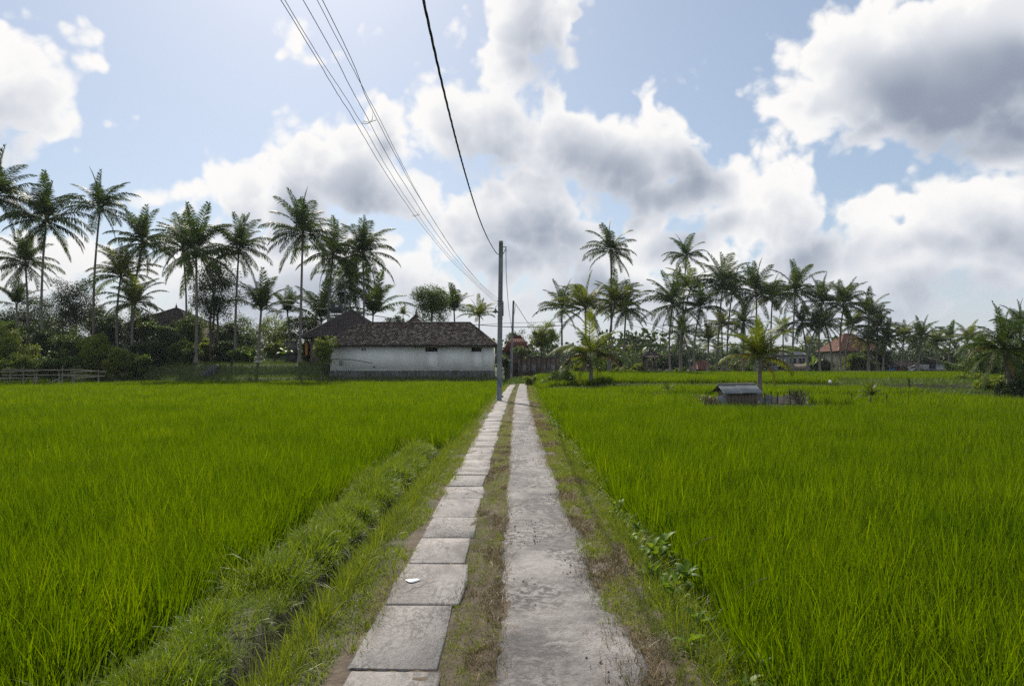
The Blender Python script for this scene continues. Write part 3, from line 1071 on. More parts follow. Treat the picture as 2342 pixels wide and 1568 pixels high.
def palm(crown, base_uv, d, rpx, label, group=None, style='tall', nf=None, trunk_r=0.165, nuts=True, seed=0, name='coconut_palm', young=None):
    r = random.Random(seed * 977 + int(crown[0] * 13) + int(d))
    c = at(crown[0], crown[1], d)
    b = at(base_uv[0], base_uv[1], d)
    b[2] = float(H(b[0], b[1])) - 0.05
    root = thing(name, b, label, 'palm', group)
    off = c - b
    sc = (rpx * d / FPX) / 3.95
    n = 12
    t = np.linspace(0, 1, n)
    sag = np.array([r.uniform(-.02, .02), r.uniform(-.03, .03), 0]) * abs(off[2])
    pts = off[None] * t[:, None] + sag[None] * np.sin(np.pi * t)[:, None] + np.stack([-off[0] * .35 * np.sin(np.pi * t), 0 * t, 0 * t], -1)
    rad = trunk_r * (1 - .42 * t) + trunk_r * .75 * np.exp(-t * abs(off[2]) / .35)
    mb = MB()
    mb.tube(pts, rad, 8)
    mb.build('trunk', 'palm_bark', root, True)
    young = style in ('young', 'short') if young is None else young
    sfx = '_young' if young else ''
    plan = {'tall': [('spear', 3), ('up', 7), ('mid', 7), ('flat', 7), ('low', 6), ('hang', 3)],
            'tuft': [('spear', 2), ('up', 6), ('mid', 7), ('flat', 6), ('low', 3), ('hang', 1)],
            'short': [('spear', 1), ('up', 8), ('mid', 9), ('flat', 7), ('low', 4)],
            'spread': [('spear', 1), ('up', 6), ('mid', 9), ('flat', 9), ('low', 4)],
            'fan': [('spear', 3), ('up', 10), ('mid', 7), ('flat', 3)],
            'upright': [('spear', 4), ('up', 9), ('mid', 4), ('flat', 1)],
            'young': [('spear', 3), ('up', 7), ('mid', 5), ('flat', 3)]}[style]
    k = 0
    az = r.random() * 6.28
    for cls, m in plan:
        for _ in range(m):
            az += 2.39996 + r.uniform(-.25, .25)
            if r.random() < .06:
                continue
            o = link('frond', r.choice(FR[cls + sfx]), root, off + np.array([0, 0, r.uniform(-.1, .1) * sc]), (R(r.uniform(-9, 9)), R(r.uniform(-8, 8)), az), sc * r.uniform(.86, 1.1))
            k += 1
    if nuts and not young:
        link('coconut_bunch', COCO, root, off + np.array([0, 0, -.25 * sc]), (0, 0, r.random() * 6), 1.25 * sc)
    return root, off, sc


def dry_frond(root, off, sc, az, tiltdeg=0, which=0):
    o = link('frond', FR['dry'][which], root, off, (0, R(tiltdeg), R(az)), sc * .8)
    o['label'] = 'dried orange brown frond'


LP = 'coconut palms of the garden behind the white house side'
# --- garden behind the left field
palm((-8, 449), (-2, 760), 76, 98, 'largest coconut palm, behind the pole fence, crown spreading over its neighbours', LP, seed=1)
palm((106, 504), (100, 756), 80, 92, 'tall coconut palm behind the pole fence with long fronds hanging down its trunk', LP, seed=2)
palm((229, 477), (217, 756), 84, 78, 'tallest slim bare-trunked coconut palm left of the dark roofed house', LP, seed=3, style='tuft')
palm((327, 556), (300, 775), 88, 74, 'leaning coconut palm rising beside the dark roof with finial', LP, seed=4)
palm((58, 602), (63, 765), 84, 72, 'coconut palm with drooping crown below the two tallest by the pole fence', LP, seed=5)
palm((276, 634), (272, 785), 84, 75, 'short coconut palm over the grey walled shed', LP, seed=6, style='short', nuts=False)
palm((309, 696), (304, 790), 80, 68, 'low coconut palm with arching fronds right beside the grey walled shed', LP, seed=7, style='short', nuts=False)
palm((38, 698), (40, 780), 86, 55, 'low coconut palm with thin upright fronds behind the bushes', LP, seed=8, style='upright', nuts=False)
palm((448, 576), (448, 802), 79, 92, 'full crowned coconut palm with wilted lower fronds on the bank above the steps', LP, seed=10, trunk_r=.19)
palm((417, 566), (420, 775), 96, 74, 'coconut palm half hidden behind the full crowned one, before the dark roof', LP, seed=11)
palm((546, 572), (537, 797), 82, 80, 'slender straight coconut palm beside the dark leafed tree', LP, seed=12)
palm((692, 534), (685, 803), 80, 84, 'tall coconut palm with wide round crown standing by the grey wall block', LP, seed=13, trunk_r=.18)
palm((762, 582), (752, 760), 92, 75, 'coconut palm directly left of the transformer stand', LP, seed=14)
palm((829, 580), (826, 750), 94, 78, 'coconut palm right of the transformer stand with long sweeping frond', LP, seed=15)
palm((597, 712), (591, 808), 80, 78, 'short coconut palm with few upright ragged fronds on the bank', LP, seed=16, style='upright', nuts=False, trunk_r=.2)
palm((735, 735), (735, 780), 98, 92, 'stemless bushy palm with feathery upright fronds left of the pyramid roof', LP, seed=17, style='upright', nuts=False)
palm((853, 720), (853, 770), 100, 82, 'bushy palm with upright fronds behind the long tiled roof', LP, seed=18, style='upright', nuts=False)
palm((657, 716), (660, 790), 96, 50, 'small palm between the ragged short palm and the tall round crowned one', LP, seed=19, style='upright', nuts=False)
palm((922, 719), (922, 770), 95, 20, 'tiny areca palm poking above the long tiled roof', None, seed=20, style='young', nuts=False, trunk_r=.06, name='areca_palm')
palm((1038, 712), (1040, 780), 99, 58, 'palm just right of the round tree behind the long roof', LP, seed=21, style='upright', nuts=False)
palm((1096, 724), (1096, 780), 94, 44, 'small yellowish palm above the right end of the long roof', LP, seed=22, style='young', nuts=False)
palm((800, 640), (803, 760), 104, 70, 'drooping dark palm seen through the transformer stand', LP, seed=23)

RP = 'coconut palms in the row beyond the far paddies'
# --- right of the lane
palm((1396, 574), (1393, 850), 96, 62, 'tallest coconut palm with bare trunk beyond the lone young palm', RP, seed=31, trunk_r=.17)
palm((1569, 587), (1558, 858), 118, 52, 'high thin palm rising behind the palm row near the pavilion', RP, seed=32, style='tuft')
palm((1285, 706), (1287, 850), 98, 58, 'coconut palm behind the tree with bamboo stems', RP, seed=33, style='tuft')
palm((1338, 706), (1338, 850), 92, 74, 'lush coconut palm behind the lone young palm at the field edge', RP, seed=34, style='short')
palm((1406, 694), (1392, 858), 94, 62, 'coconut palm in front of the tallest bare trunk', RP, seed=35, style='short')
palm((1432, 706), (1427, 856), 98, 56, 'coconut palm with drooping crown between tallest trunk and pavilion', RP, seed=36)
palm((1538, 696), (1533, 861), 102, 70, 'coconut palm standing right beside the small roofed pavilion', RP, seed=37, style='tall')
ROW = [
    ((1578, 662), (1555, 860), 108, 60, 'short', 'lush palm whose crown hides the foot of the high thin palm'),
    ((1601, 706), (1588, 861), 102, 54, 'tuft', 'palm with trunk leaning over the low red roofed house'),
    ((1653, 646), (1638, 861), 106, 66, 'tall', 'tall broad crowned palm leaning, just left of the mushroom stone table'),
    ((1674, 668), (1663, 861), 112, 52, 'tuft', 'thinner palm close behind the tall broad crowned palm'),
    ((1730, 670), (1727, 861), 108, 64, 'tall', 'tall palm directly behind the dense young palm of the duck shed'),
    ((1766, 680), (1768, 861), 112, 54, 'short', 'full green palm standing over the small grey shed'),
    ((1818, 668), (1811, 861), 104, 68, 'tall', 'tall full crowned palm rising in front of the thatched hut'),
    ((1879, 690), (1875, 861), 106, 55, 'tuft', 'tall palm over the half hidden dark walled house'),
    ((1929, 696), (1924, 861), 108, 58, 'tall', 'tall palm with trunk crossing the corner of the orange roof'),
    ((1987, 724), (1987, 861), 110, 56, 'tuft', 'last high palm, spreading over the ridge of the orange roof'),
    ((1950, 744), (1932, 861), 112, 42, 'short', 'leaning palm with small crown before the orange roof slope'),
    ((1833, 738), (1849, 861), 108, 44, 'tall', 'palm leaning away from its neighbour at the end of the thatched hut'),
    ((1868, 746), (1846, 861), 106, 40, 'tuft', 'slanting palm crossing its neighbour between hut and dark walled house'),
    ((1885, 740), (1902, 861), 110, 42, 'tall', 'slanting palm at the start of the pale yard wall'),
    ((1620, 778), (1618, 850), 104, 38, 'short', 'low palm in front of the low red roofed house'),
    ((1983, 778), (1985, 861), 110, 40, 'short', 'low palm at the beige wall of the orange roofed house'),
    ((1700, 740), (1700, 861), 118, 46, 'tall', 'middle height palm between stone table and dense young palm'),
    ((1790, 760), (1790, 861), 120, 40, 'short', 'low palm behind the small grey shed'),
    ((1560, 760), (1578, 861), 114, 46, 'tall', 'low drooping palm beside the pale village road'),
    ((1650, 745), (1652, 861), 116, 42, 'short', 'low palm behind the mushroom stone table')]
for i, (c, b, d, r_, st, lab) in enumerate(ROW):
    palm(c, b, d, r_, lab, RP, seed=40 + i, style=st)
row2 = 'lower coconut palm along the yard with parked motorbikes'
for i, (c, b, d, r_) in enumerate([((2030, 776), (2020, 862), 108, 40), ((2066, 768), (2062, 862), 116, 38), ((2108, 772), (2100, 868), 104, 46), ((2141, 784), (2141, 862), 112, 38),
                                   ((2173, 776), (2173, 862), 116, 38), ((2213, 776), (2205, 862), 110, 42), ((2240, 790), (2240, 862), 120, 36)]):
    palm(c, b, d, r_, row2, 'lower coconut palms along the village yard', seed=70 + i, style='short' if i % 2 else 'tuft', nuts=False)
p = palm((2292, 800), (2305, 905), 42, 92, 'bushy low palm with pale dry fronds beside the slatted fence', None, seed=80, style='tall', nuts=False, trunk_r=.14)
dry_frond(*p, 170, 0, 2)
dry_frond(*p, 215, 10, 0)
dry_frond(*p, 255, 0, 1)
palm((2332, 746), (2335, 880), 62, 58, 'coconut palm behind the bushy low palm by the slatted fence', None, seed=81, style='tuft')
p = palm((1351, 814), (1350, 886), 55, 86, 'lone young coconut palm with orange lower fronds at the paddy edge', None, seed=82, style='spread', nuts=False, trunk_r=.17, young=True)
for az, ti, w in ((5, 0, 0), (195, -5, 0), (-30, 0, 2), (172, 5, 2), (230, 5, 1)):
    dry_frond(*p, az, ti, w)
p = palm((1738, 818), (1736, 905), 33, 84, 'dense young palm with long dried drooping fronds beside the duck shed', None, seed=83, style='fan', nuts=False, trunk_r=.13, young=True)
for az, ti, w in ((-5, 0, 0), (180, -8, 2), (165, 0, 0), (20, 10, 1), (205, 10, 2)):
    dry_frond(*p, az, ti, w)
palm((1990, 905), (1990, 921), 31, 30, 'small yellowing palm seedling alone in the paddy', None, seed=84, style='young', nuts=False, trunk_r=.05, name='palm_seedling')
palm((1527, 890), (1527, 897), 40, 17, 'tiny upright palm sprout on the low bank', None, seed=85, style='young', nuts=False, trunk_r=.03, name='palm_seedling')
# far palms fading in the haze
for i, (u, v, d, r_) in enumerate([(1455, 795, 190, 30), (1485, 790, 210, 26), (1440, 805, 175, 26), (1520, 800, 230, 24), (1560, 790, 220, 26), (1590, 800, 200, 24), (1640, 800, 210, 24), (1700, 800, 205, 24),
                                  (1850, 790, 180, 26), (1760, 800, 230, 22), (2120, 800, 190, 26), (2260, 800, 180, 28), (1185, 790, 200, 22)]):
    palm((u, v), (u + 2, 848), d, r_, 'distant palm fading into the haze behind the village', 'distant palms in the haze', seed=90 + i, style='short', nuts=False)


# ------------------------------------------------------------------ broadleaf trees, shrubs, bananas
def leaf_cloud(centers, radii, per, size, r, flat=0.75):
    """many small folded leaves gathered in clumps"""
    n = len(centers) * per
    ci = np.repeat(np.arange(len(centers)), per)
    g = r.normal(0, 1, (n, 3))
    g /= np.linalg.norm(g, axis=1)[:, None]
    rad = radii[ci] * r.random(n) ** 0.45
    P = centers[ci] + g * rad[:, None] * np.array([1, 1, flat])
    ax = r.normal(0, 1, (n, 3)) + g * .6
    ax /= np.linalg.norm(ax, axis=1)[:, None]
    up = r.normal(0, .55, (n, 3)) + np.array([0, 0, 1])
    sd = np.cross(ax, up)
    sd /= np.linalg.norm(sd, axis=1)[:, None] + 1e-9
    s = size * r.uniform(.6, 1.3, n)[:, None]
    a, b = P, P + ax * s
    m = P + ax * s * .45
    V = np.stack([a, m - sd * s * .28, b - np.array([0, 0, .12]) * s, m + sd * s * .28], 1).reshape(-1, 3)
    i = np.arange(n)[:, None] * 4
    return V, i + np.array([[0, 1, 2, 3]])


def tree(u, v, ru, rv, d, ub, vb, label, group=None, mat='tree_leaf', clumps=70, per=80, leaf=0.24, name='broadleaf_tree', seed=0, trunk=0.16, cat='tree', stems=1, ry=None):
    r = np.random.default_rng(seed + 900)
    c = at(u, v, d)
    b = at(ub, vb, d)
    b[2] = float(H(b[0], b[1])) - .03
    root = thing(name, b, label, cat, group)
    rx, rz = ru * d / FPX, rv * d / FPX
    ry = ry or rx
    off = c - b
    g = r.normal(0, 1, (clumps, 3))
    g /= np.linalg.norm(g, axis=1)[:, None]
    k = r.uniform(.35, 1.0, clumps) ** .7
    lob = 1 + .30 * np.sin(3 * np.arctan2(g[:, 1], g[:, 0]) + seed) + .18 * np.sin(5 * g[:, 2] + seed * 2)
    C = off + g * np.array([rx, ry, rz]) * (k * lob)[:, None] * .86
    C[:, 2] = np.maximum(C[:, 2], .1)
    rad = r.uniform(.18, .36, clumps) * math.sqrt(rx * rz) * 1.05
    V, F = leaf_cloud(C, rad, per, leaf, r)
    V[:, 2] = np.maximum(V[:, 2], 0.0)
    link('crown', mesh_np('crown', V, F, mat), root)
    mb = MB()
    for s in range(stems):
        st = np.array([r.normal(0, .12), r.normal(0, .12), 0]) * (stems > 1) * rx
        fork = st * 1.5 + off * np.array([.5, .5, 1]) * .55
        fork[2] = max(.15, off[2] - rz * .55)
        mid = (st + fork) / 2 + r.normal(0, .06, 3) * off[2] * .3
        mb.tube([st, mid, fork], [trunk * 1.15, trunk * .9, trunk * .75], 7)
        for q in r.choice(clumps, min(clumps, 9), replace=False):
            e = C[q]
            m2 = (fork + e) / 2 + np.array([0, 0, .12 * rz])
            mb.tube([fork, m2, e], [trunk * .5, trunk * .3, trunk * .1], 5, cap=False)
    mb.build('trunk', 'tree_bark', root, True)
    return root


def shrub(u, v, ru, rv, d, label, group=None, mat='tree_leaf', clumps=34, per=70, leaf=.2, seed=0, name='shrub'):
    vb = v + rv
    return tree(u, v, ru, rv, d, u, vb, label, group, mat, clumps, per, leaf, name, seed, 0.05, 'shrub', 3)


BK = 'bushes along the foot of the garden'
HEDGE = [
    'light bush at the open end of the pole fence under the largest palm',
    'dark bush behind the pole fence under the long fronded palm',
    'mid green bush below the dark rounded tree',
    'low light bush right behind the pole fence rails',
    'low mid green bush behind the slanting rail of the pole fence',
    'light bush rising just past the end of the pole fence',
    'light bush standing out before the grey walled shed',
    'dark bush on the bank behind the light bush before the grey walled shed',
    'dark bush hiding the wall under the roof with finial',
    'mid green bush above the mossy steps',
    'dark bush against the grey walled shed',
    'tall dark bush behind the hedge below the slim palm',
    'mid green bush under the slope of the finial roof',
    'light bush at the foot of the full crowned palm',
    'dark bush at the foot of the dark leafed tree',
    'mid green bush beside the slender straight palm',
    'small light bush next to the banana plant and wall block',
    'mid green bush behind the largest palm trunk',
    'mid green bush beside the orange wrapped post',
    'dark bush below the transformer stand',
    'mid green bush at the foot of the low thin palm',
    'mid green bush leaning against the light one before the grey walled shed',
]
tree(492, 668, 60, 92, 84, 490, 800, 'dark leafed spreading tree between the two palm trunks on the bank', None, 'tree_leaf_dark', 120, 150, .18, seed=1, trunk=.14, stems=3)
tree(172, 692, 62, 62, 90, 172, 790, 'dark rounded tree behind the hedge below the slim palm', None, 'tree_leaf_dark', 110, 140, .18, seed=2)
tree(987, 692, 48, 48, 92, 987, 770, 'round bushy green tree rising behind the long tiled roof', None, 'tree_leaf', 120, 140, .18, seed=3)
tree(790, 665, 42, 60, 108, 790, 770, 'dark tree crown behind the transformer stand', None, 'tree_leaf_dark', 80, 120, .2, seed=4)
tree(1247, 768, 36, 30, 84, 1247, 850, 'round light green tree on thin bamboo-like stems by the compound wall', None, 'tree_leaf_light', 80, 130, .15, seed=5, trunk=.06, stems=5)
tree(740, 798, 26, 32, 73.2, 735, 860, 'small light green tree at the left corner of the white house', None, 'tree_leaf_light', 60, 130, .14, seed=6, trunk=.07)
tree(560, 760, 60, 46, 98, 560, 800, 'mid green tree behind the ragged short palm', None, 'tree_leaf', 80, 120, .19, seed=7)
tree(628, 752, 44, 40, 104, 628, 800, 'light green tree behind the grey wall block', None, 'tree_leaf_light', 60, 120, .19, seed=8)
tree(1178, 776, 26, 24, 130, 1178, 840, 'pale tree behind the red roofed gate house', None, 'tree_leaf', 40, 60, .3, seed=9)
tree(335, 742, 46, 44, 97, 335, 800, 'dark tree before the left slope of the roof with finial', None, 'tree_leaf_dark', 80, 150, .19, seed=10)
tree(700, 752, 52, 44, 104, 700, 800, 'dark tree between the tall round crowned palm and the pyramid roof', None, 'tree_leaf_dark', 80, 150, .19, seed=11)
tree(905, 745, 40, 26, 110, 905, 790, 'low tree line behind the long tiled roof', None, 'tree_leaf_dark', 40, 80, .28, seed=12)
tree(440, 750, 40, 44, 92, 440, 800, 'leafy tree covering the right slope of the roof with finial', None, 'tree_leaf', 80, 150, .19, seed=13)
tree(230, 735, 50, 44, 98, 230, 800, 'dark tree filling the gap left of the grey walled shed', None, 'tree_leaf_dark', 80, 150, .19, seed=50)
tree(20, 745, 50, 40, 96, 20, 800, 'dark tree behind the first hedge bush by the pole fence', None, 'tree_leaf_dark', 80, 150, .19, seed=51)
tree(520, 770, 50, 36, 96, 520, 805, 'dark undergrowth tree between the trunks on the bank', None, 'tree_leaf_dark', 80, 150, .19, seed=52)
tree(80, 720, 60, 50, 100, 80, 790, 'dark tree behind the palms by the pole fence', None, 'tree_leaf_dark', 80, 150, .19, seed=14)
tree(2260, 830, 60, 44, 70, 2260, 880, 'leafy tree behind the bushy low palm and slatted fence', None, 'tree_leaf', 70, 90, .24, seed=15)
tree(1480, 822, 60, 24, 150, 1480, 850, 'hazy tree behind the pavilion', None, 'tree_leaf', 60, 90, .4, seed=16)
tree(1580, 818, 60, 28, 150, 1580, 850, 'hazy tree beyond the village road', None, 'tree_leaf_dark', 60, 90, .4, seed=17)
tree(1700, 815, 60, 30, 150, 1700, 850, 'hazy tree behind the low red roofed house', None, 'tree_leaf', 60, 90, .4, seed=18)
tree(1890, 808, 50, 34, 160, 1890, 850, 'round dark blue-green tree left of the orange roof', None, 'tree_leaf_dark', 60, 90, .4, seed=19)
tree(2130, 820, 90, 30, 140, 2130, 855, 'broad dark tree behind the long low shack', None, 'tree_leaf_dark', 80, 90, .4, seed=20)
FT = 'hazy trees of the far village edge'
for i, (u, v, ru, rv, d) in enumerate([(1425, 826, 50, 20, 160), (1530, 826, 44, 20, 150), (1640, 822, 50, 26, 165), (1760, 822, 54, 26, 160), (1840, 824, 40, 22, 170), (1950, 826, 44, 22, 140), (2060, 822, 50, 28, 150), (2200, 824, 60, 28, 140), (2290, 820, 60, 34, 130), (1320, 824, 50, 22, 150)]):
    tree(u, v, ru, rv, d, u, 852, 'hazy low tree closing the gaps behind the village', FT, 'tree_leaf_dark', 60, 130, .34, seed=30 + i)
tree(2335, 820, 50, 70, 50, 2335, 900, 'dark leafy tree mass behind the bushy low palm', None, 'tree_leaf_dark', 90, 150, .14, seed=41)
palm((2006, 752), (2004, 861), 112, 50, 'dense palm covering the right half of the orange roof', RP, seed=61, style='tall')
tree(2012, 815, 26, 24, 116, 2012, 858, 'dark tree at the right corner of the orange roofed house', None, 'tree_leaf_dark', 50, 130, .22, seed=43)
tree(1968, 822, 26, 18, 113, 1968, 855, 'leafy garden tree before the beige wall of the orange roofed house', None, 'tree_leaf', 50, 130, .22, seed=42)
for i, (u, v, ru, rv, d, m) in enumerate([
        (15, 800, 50, 48, 74, 'tree_leaf_light'), (95, 792, 60, 46, 80, 'tree_leaf_dark'), (165, 795, 52, 50, 79, 'tree_leaf'), (45, 842, 58, 26, 68, 'tree_leaf_light'), (128, 836, 46, 30, 70, 'tree_leaf'),
        (217, 812, 40, 48, 73, 'tree_leaf_light'), (270, 828, 36, 32, 73, 'tree_leaf_light'), (340, 812, 40, 36, 78.5, 'tree_leaf_dark'), (385, 792, 40, 42, 84, 'tree_leaf_dark'), (425, 806, 36, 30, 80, 'tree_leaf'),
        (250, 762, 46, 42, 86, 'tree_leaf_dark'), (130, 756, 60, 40, 92, 'tree_leaf_dark'), (350, 760, 40, 30, 92, 'tree_leaf'), (470, 806, 34, 24, 86, 'tree_leaf_light'), (520, 806, 34, 24, 84, 'tree_leaf_dark'),
        (560, 812, 30, 20, 82, 'tree_leaf'), (630, 800, 22, 18, 84, 'tree_leaf_light'), (5, 758, 40, 30, 90, 'tree_leaf'), (705, 800, 18, 24, 84, 'tree_leaf'), (770, 770, 40, 26, 98, 'tree_leaf_dark'), (60, 752, 60, 34, 98, 'tree_leaf'), (316, 832, 32, 28, 72.5, 'tree_leaf')]):
    shrub(u, v, ru, rv, d, HEDGE[i], BK, m, 64, 210, .21, seed=20 + i)
shrub(1213, 869, 19, 14, 62, 'small light bush at the far end of the lane', None, 'tree_leaf_light', 30, 60, .12, 60)
shrub(1283, 863, 36, 24, 56, 'dark round bush between the lane and the young palm', None, 'tree_leaf', 50, 90, .14, 61)
shrub(1155, 838, 10, 24, 82, 'dark bush behind the second pole', None, 'tree_leaf_dark', 30, 60, .16, 62)
shrub(1192, 803, 26, 14, 86, 'leafy bush over the compound wall gate', None, 'tree_leaf', 30, 60, .16, 63)
VB = 'village greenery under the palm row'
for i, (u, v, ru, rv, d, m) in enumerate([(1420, 852, 40, 10, 94, 'tree_leaf_light'), (1455, 848, 28, 14, 97, 'tree_leaf_light'), (1555, 850, 16, 10, 112, 'tree_leaf_light'), (1640, 846, 30, 14, 118, 'tree_leaf'), (1690, 842, 40, 18, 122, 'tree_leaf'),
                                         (1760, 840, 30, 20, 126, 'tree_leaf_dark'), (1880, 838, 26, 24, 114, 'tree_leaf_dark'), (1950, 834, 34, 20, 114, 'tree_leaf_light'), (1985, 838, 26, 18, 114, 'tree_leaf'), (2110, 850, 40, 14, 110, 'tree_leaf_dark'),
                                         (2190, 850, 40, 22, 88, 'tree_leaf'), (2160, 866, 30, 12, 80, 'tree_leaf'), (2225, 872, 30, 22, 60, 'tree_leaf_light'), (1380, 845, 36, 16, 100, 'tree_leaf'), (1330, 848, 30, 14, 100, 'tree_leaf')]):
    shrub(u, v, ru, rv, d, 'bush among the village greenery under the palm row', VB, m, 40, 150, .22, seed=70 + i)
shrub(2318, 905, 40, 36, 41, 'dense dark shrub under the bushy low palm', None, 'tree_leaf_dark', 60, 90, .15, 90)
shrub(2340, 850, 40, 60, 46, 'tall dark shrub behind the bushy low palm', None, 'tree_leaf_dark', 60, 90, .18, 91)
shrub(2265, 880, 40, 20, 47, 'yellow-green shrub behind the slatted fence', None, 'tree_leaf_light', 40, 70, .16, 92)


def banana_leaf(name, L, W, elev, droop, seed):
    r = np.random.default_rng(seed)
    n = 9
    t = np.linspace(0, 1, n)
    th = elev - droop * t ** 1.5
    s = L / (n - 1)
    px = np.concatenate([[0], np.cumsum(np.cos(th[1:]) * s)])
    pz = np.concatenate([[0], np.cumsum(np.sin(th[1:]) * s)])
    w = W * np.sin(np.pi * np.clip(.06 + .92 * t, 0, 1)) ** .6 * np.where(t < .15, .25, 1)
    ctr = np.stack([px, 0 * t, pz], -1)
    lft = ctr + np.stack([0 * t, w / 2, .18 * w + r.normal(0, .02, n)], -1)
    rgt = ctr + np.stack([0 * t, -w / 2, .18 * w + r.normal(0, .02, n)], -1)
    V = np.concatenate([lft, ctr, rgt])
    i = np.arange(n - 1)
    F = np.concatenate([np.stack([i, i + 1, n + i + 1, n + i], -1), np.stack([n + i, n + i + 1, 2 * n + i + 1, 2 * n + i], -1)])
    return mesh_np(name, V, F, 'banana_leaf', True)


BAN = [banana_leaf('leaf', 2.0, .5, R(e), R(dr), 400 + k) for k, (e, dr) in enumerate(((80, 25), (62, 70), (50, 90), (70, 50), (35, 80)))]


def banana(u, vb, d, hpx, label, group, seed=0):
    r = random.Random(seed)
    b = at(u, vb, d)
    b[2] = float(H(b[0], b[1])) - .02
    h = hpx * d / FPX
    root = thing('banana_plant', b, label, 'banana plant', group)
    mb = MB()
    mb.tube([(0, 0, 0), (.02, 0, h * .25), (0, .02, h * .45)], [.13, .11, .07], 7)
    mb.build('stem', 'banana_leaf', root, True)
    az = r.random() * 6
    for k in range(8):
        az += 2.4
        link('leaf', BAN[(k + seed) % 5] if k else BAN[0], root, (0, 0, h * .42), (0, 0, az), h * .55 / 1.9 * r.uniform(.85, 1.15))


BG = 'banana plants in the village gardens'
banana(653, 806, 82, 52, 'banana plant with bright upright leaf left of the grey wall block', BG, 1)
banana(571, 812, 80, 34, 'low banana plant on the bank near the ragged short palm', BG, 2)
banana(168, 770, 88, 82, 'tall banana plant with lit leaf in front of the dark rounded tree', BG, 3)
banana(1158, 806, 96, 64, 'banana plant behind the second pole', BG, 4)
banana(190, 790, 84, 60, 'banana plant beside the hedge by the grey walled shed', BG, 5)
banana(1860, 861, 108, 40, 'banana plant next to the thatched hut', BG, 6)
banana(2228, 905, 50, 30, 'banana plant at the end of the slatted fence', BG, 7)


# ------------------------------------------------------------------ roofs and buildings
def tile_patch(mb, A, B, C, D, tw, tl, rise=0.05):
    """curved tiles in courses over the slope A-B (eave) to D-C (ridge); corners are 3-D points"""
    A, B, C, D = (np.asarray(q, float) for q in (A, B, C, D))
    eave = B - A
    W = np.linalg.norm(eave)
    ex = eave / W
    up = (D - A) - ex * np.dot(D - A, ex)
    Hh = np.linalg.norm(up)
    ey = up / Hh
    nz = np.cross(ex, ey)
    if nz[2] < 0:
        nz = -nz
    l1, r1 = np.dot(D - A, ex), np.dot(C - A, ex)
    rows = max(1, int(round(Hh / tl)))
    th = Hh / rows
    for k in range(rows):
        f = (k + .5) / rows
        x0, x1 = l1 * f, W + (r1 - W) * f
        n = max(1, int((x1 - x0) / tw))
        w = (x1 - x0) / n
        xs = x0 + w * np.arange(n)
        prof = np.array([0, .22, .5, .78, 1.0])
        hz = np.array([.0, .75, 1, .75, 0.]) * rise
        jit = rng.normal(0, .006, (n, 1))
        lo = A + ex * (xs[:, None] + prof * w)[..., None] + ey * (th * k - .03) + nz * (hz[None] + jit + .05)[..., None]
        hi = A + ex * (xs[:, None] + prof * w)[..., None] + ey * (th * (k + 1)) + nz * (hz[None] + jit + .012)[..., None]
        bt = lo - nz * .035
        V = np.concatenate([lo, hi, bt], 1).reshape(-1, 3)
        i = np.arange(n)[:, None, None] * 15
        q = np.arange(4)[None, :, None]
        F1 = i + q + np.array([0, 1, 6, 5])
        F2 = i + q + np.array([10, 11, 1, 0])
        mb.add(V, np.concatenate([F1.reshape(-1, 4), F2.reshape(-1, 4)]))


def hip_roof(root, x0, x1, y0, y1, ze, rx0, rx1, zr, mat, tw=.24, tl=.27, name='roof', cap='roof_tile_dark', all_sides=True):
    """hipped roof: eaves rectangle at ze, ridge from rx0 to rx1 at zr (local coordinates)"""
    ym = (y0 + y1) / 2
    a, b, c, d = (x0, y0, ze), (x1, y0, ze), (x1, y1, ze), (x0, y1, ze)
    r0, r1 = (rx0, ym, zr), (rx1, ym, zr)
    base = MB()
    lo = .10
    base.add([a, b, c, d, r0, r1, (x0, y0, ze - lo), (x1, y0, ze - lo), (x1, y1, ze - lo), (x0, y1, ze - lo)],
             [[0, 1, 5, 4], [2, 3, 4, 5], [6, 7, 1, 0], [7, 8, 2, 1], [8, 9, 3, 2], [9, 6, 0, 3], [9, 8, 7, 6]])
    base.add([a, b, c, d, r0, r1], [[1, 2, 5], [3, 0, 4]])
    ro = base.build(name, 'dark_wood', root)
    t = MB()
    tile_patch(t, a, b, r1, r0, tw, tl)
    tile_patch(t, b, c, r1, r1, tw, tl)
    tile_patch(t, d, a, r0, r0, tw, tl)
    tile_patch(t, c, d, r0, r1, tw, tl)
    to = t.build('tiles', mat, ro)
    to['kind'] = 'stuff'
    cp = MB()
    for p, q in ((r0, r1), (a, r0), (d, r0), (b, r1), (c, r1)):
        p, q = np.array(p) + (0, 0, .06), np.array(q) + (0, 0, .08)
        if np.linalg.norm(p - q) > .1:
            cp.tube([p, (p + q) / 2, q], .11, 8)
    cp.build('ridge_cap', cap, ro, True)
    return ro


def wall_box(root, x0, x1, y0, y1, z0, z1, mat, name='wall'):
    mb = MB()
    mb.box((x0, y0, z0), (x1, y1, z1))
    return mb.build(name, mat, root)


def finial(root, x, y, z, s, mat='brick_wall', name='finial'):
    mb = MB()
    mb.lathe([(0.16 * s, 0), (.2 * s, .08 * s), (.10 * s, .2 * s), (.15 * s, .34 * s), (.06 * s, .5 * s), (.0, .85 * s)], 8, (x, y, z - .05))
    return mb.build(name, mat, root, True)


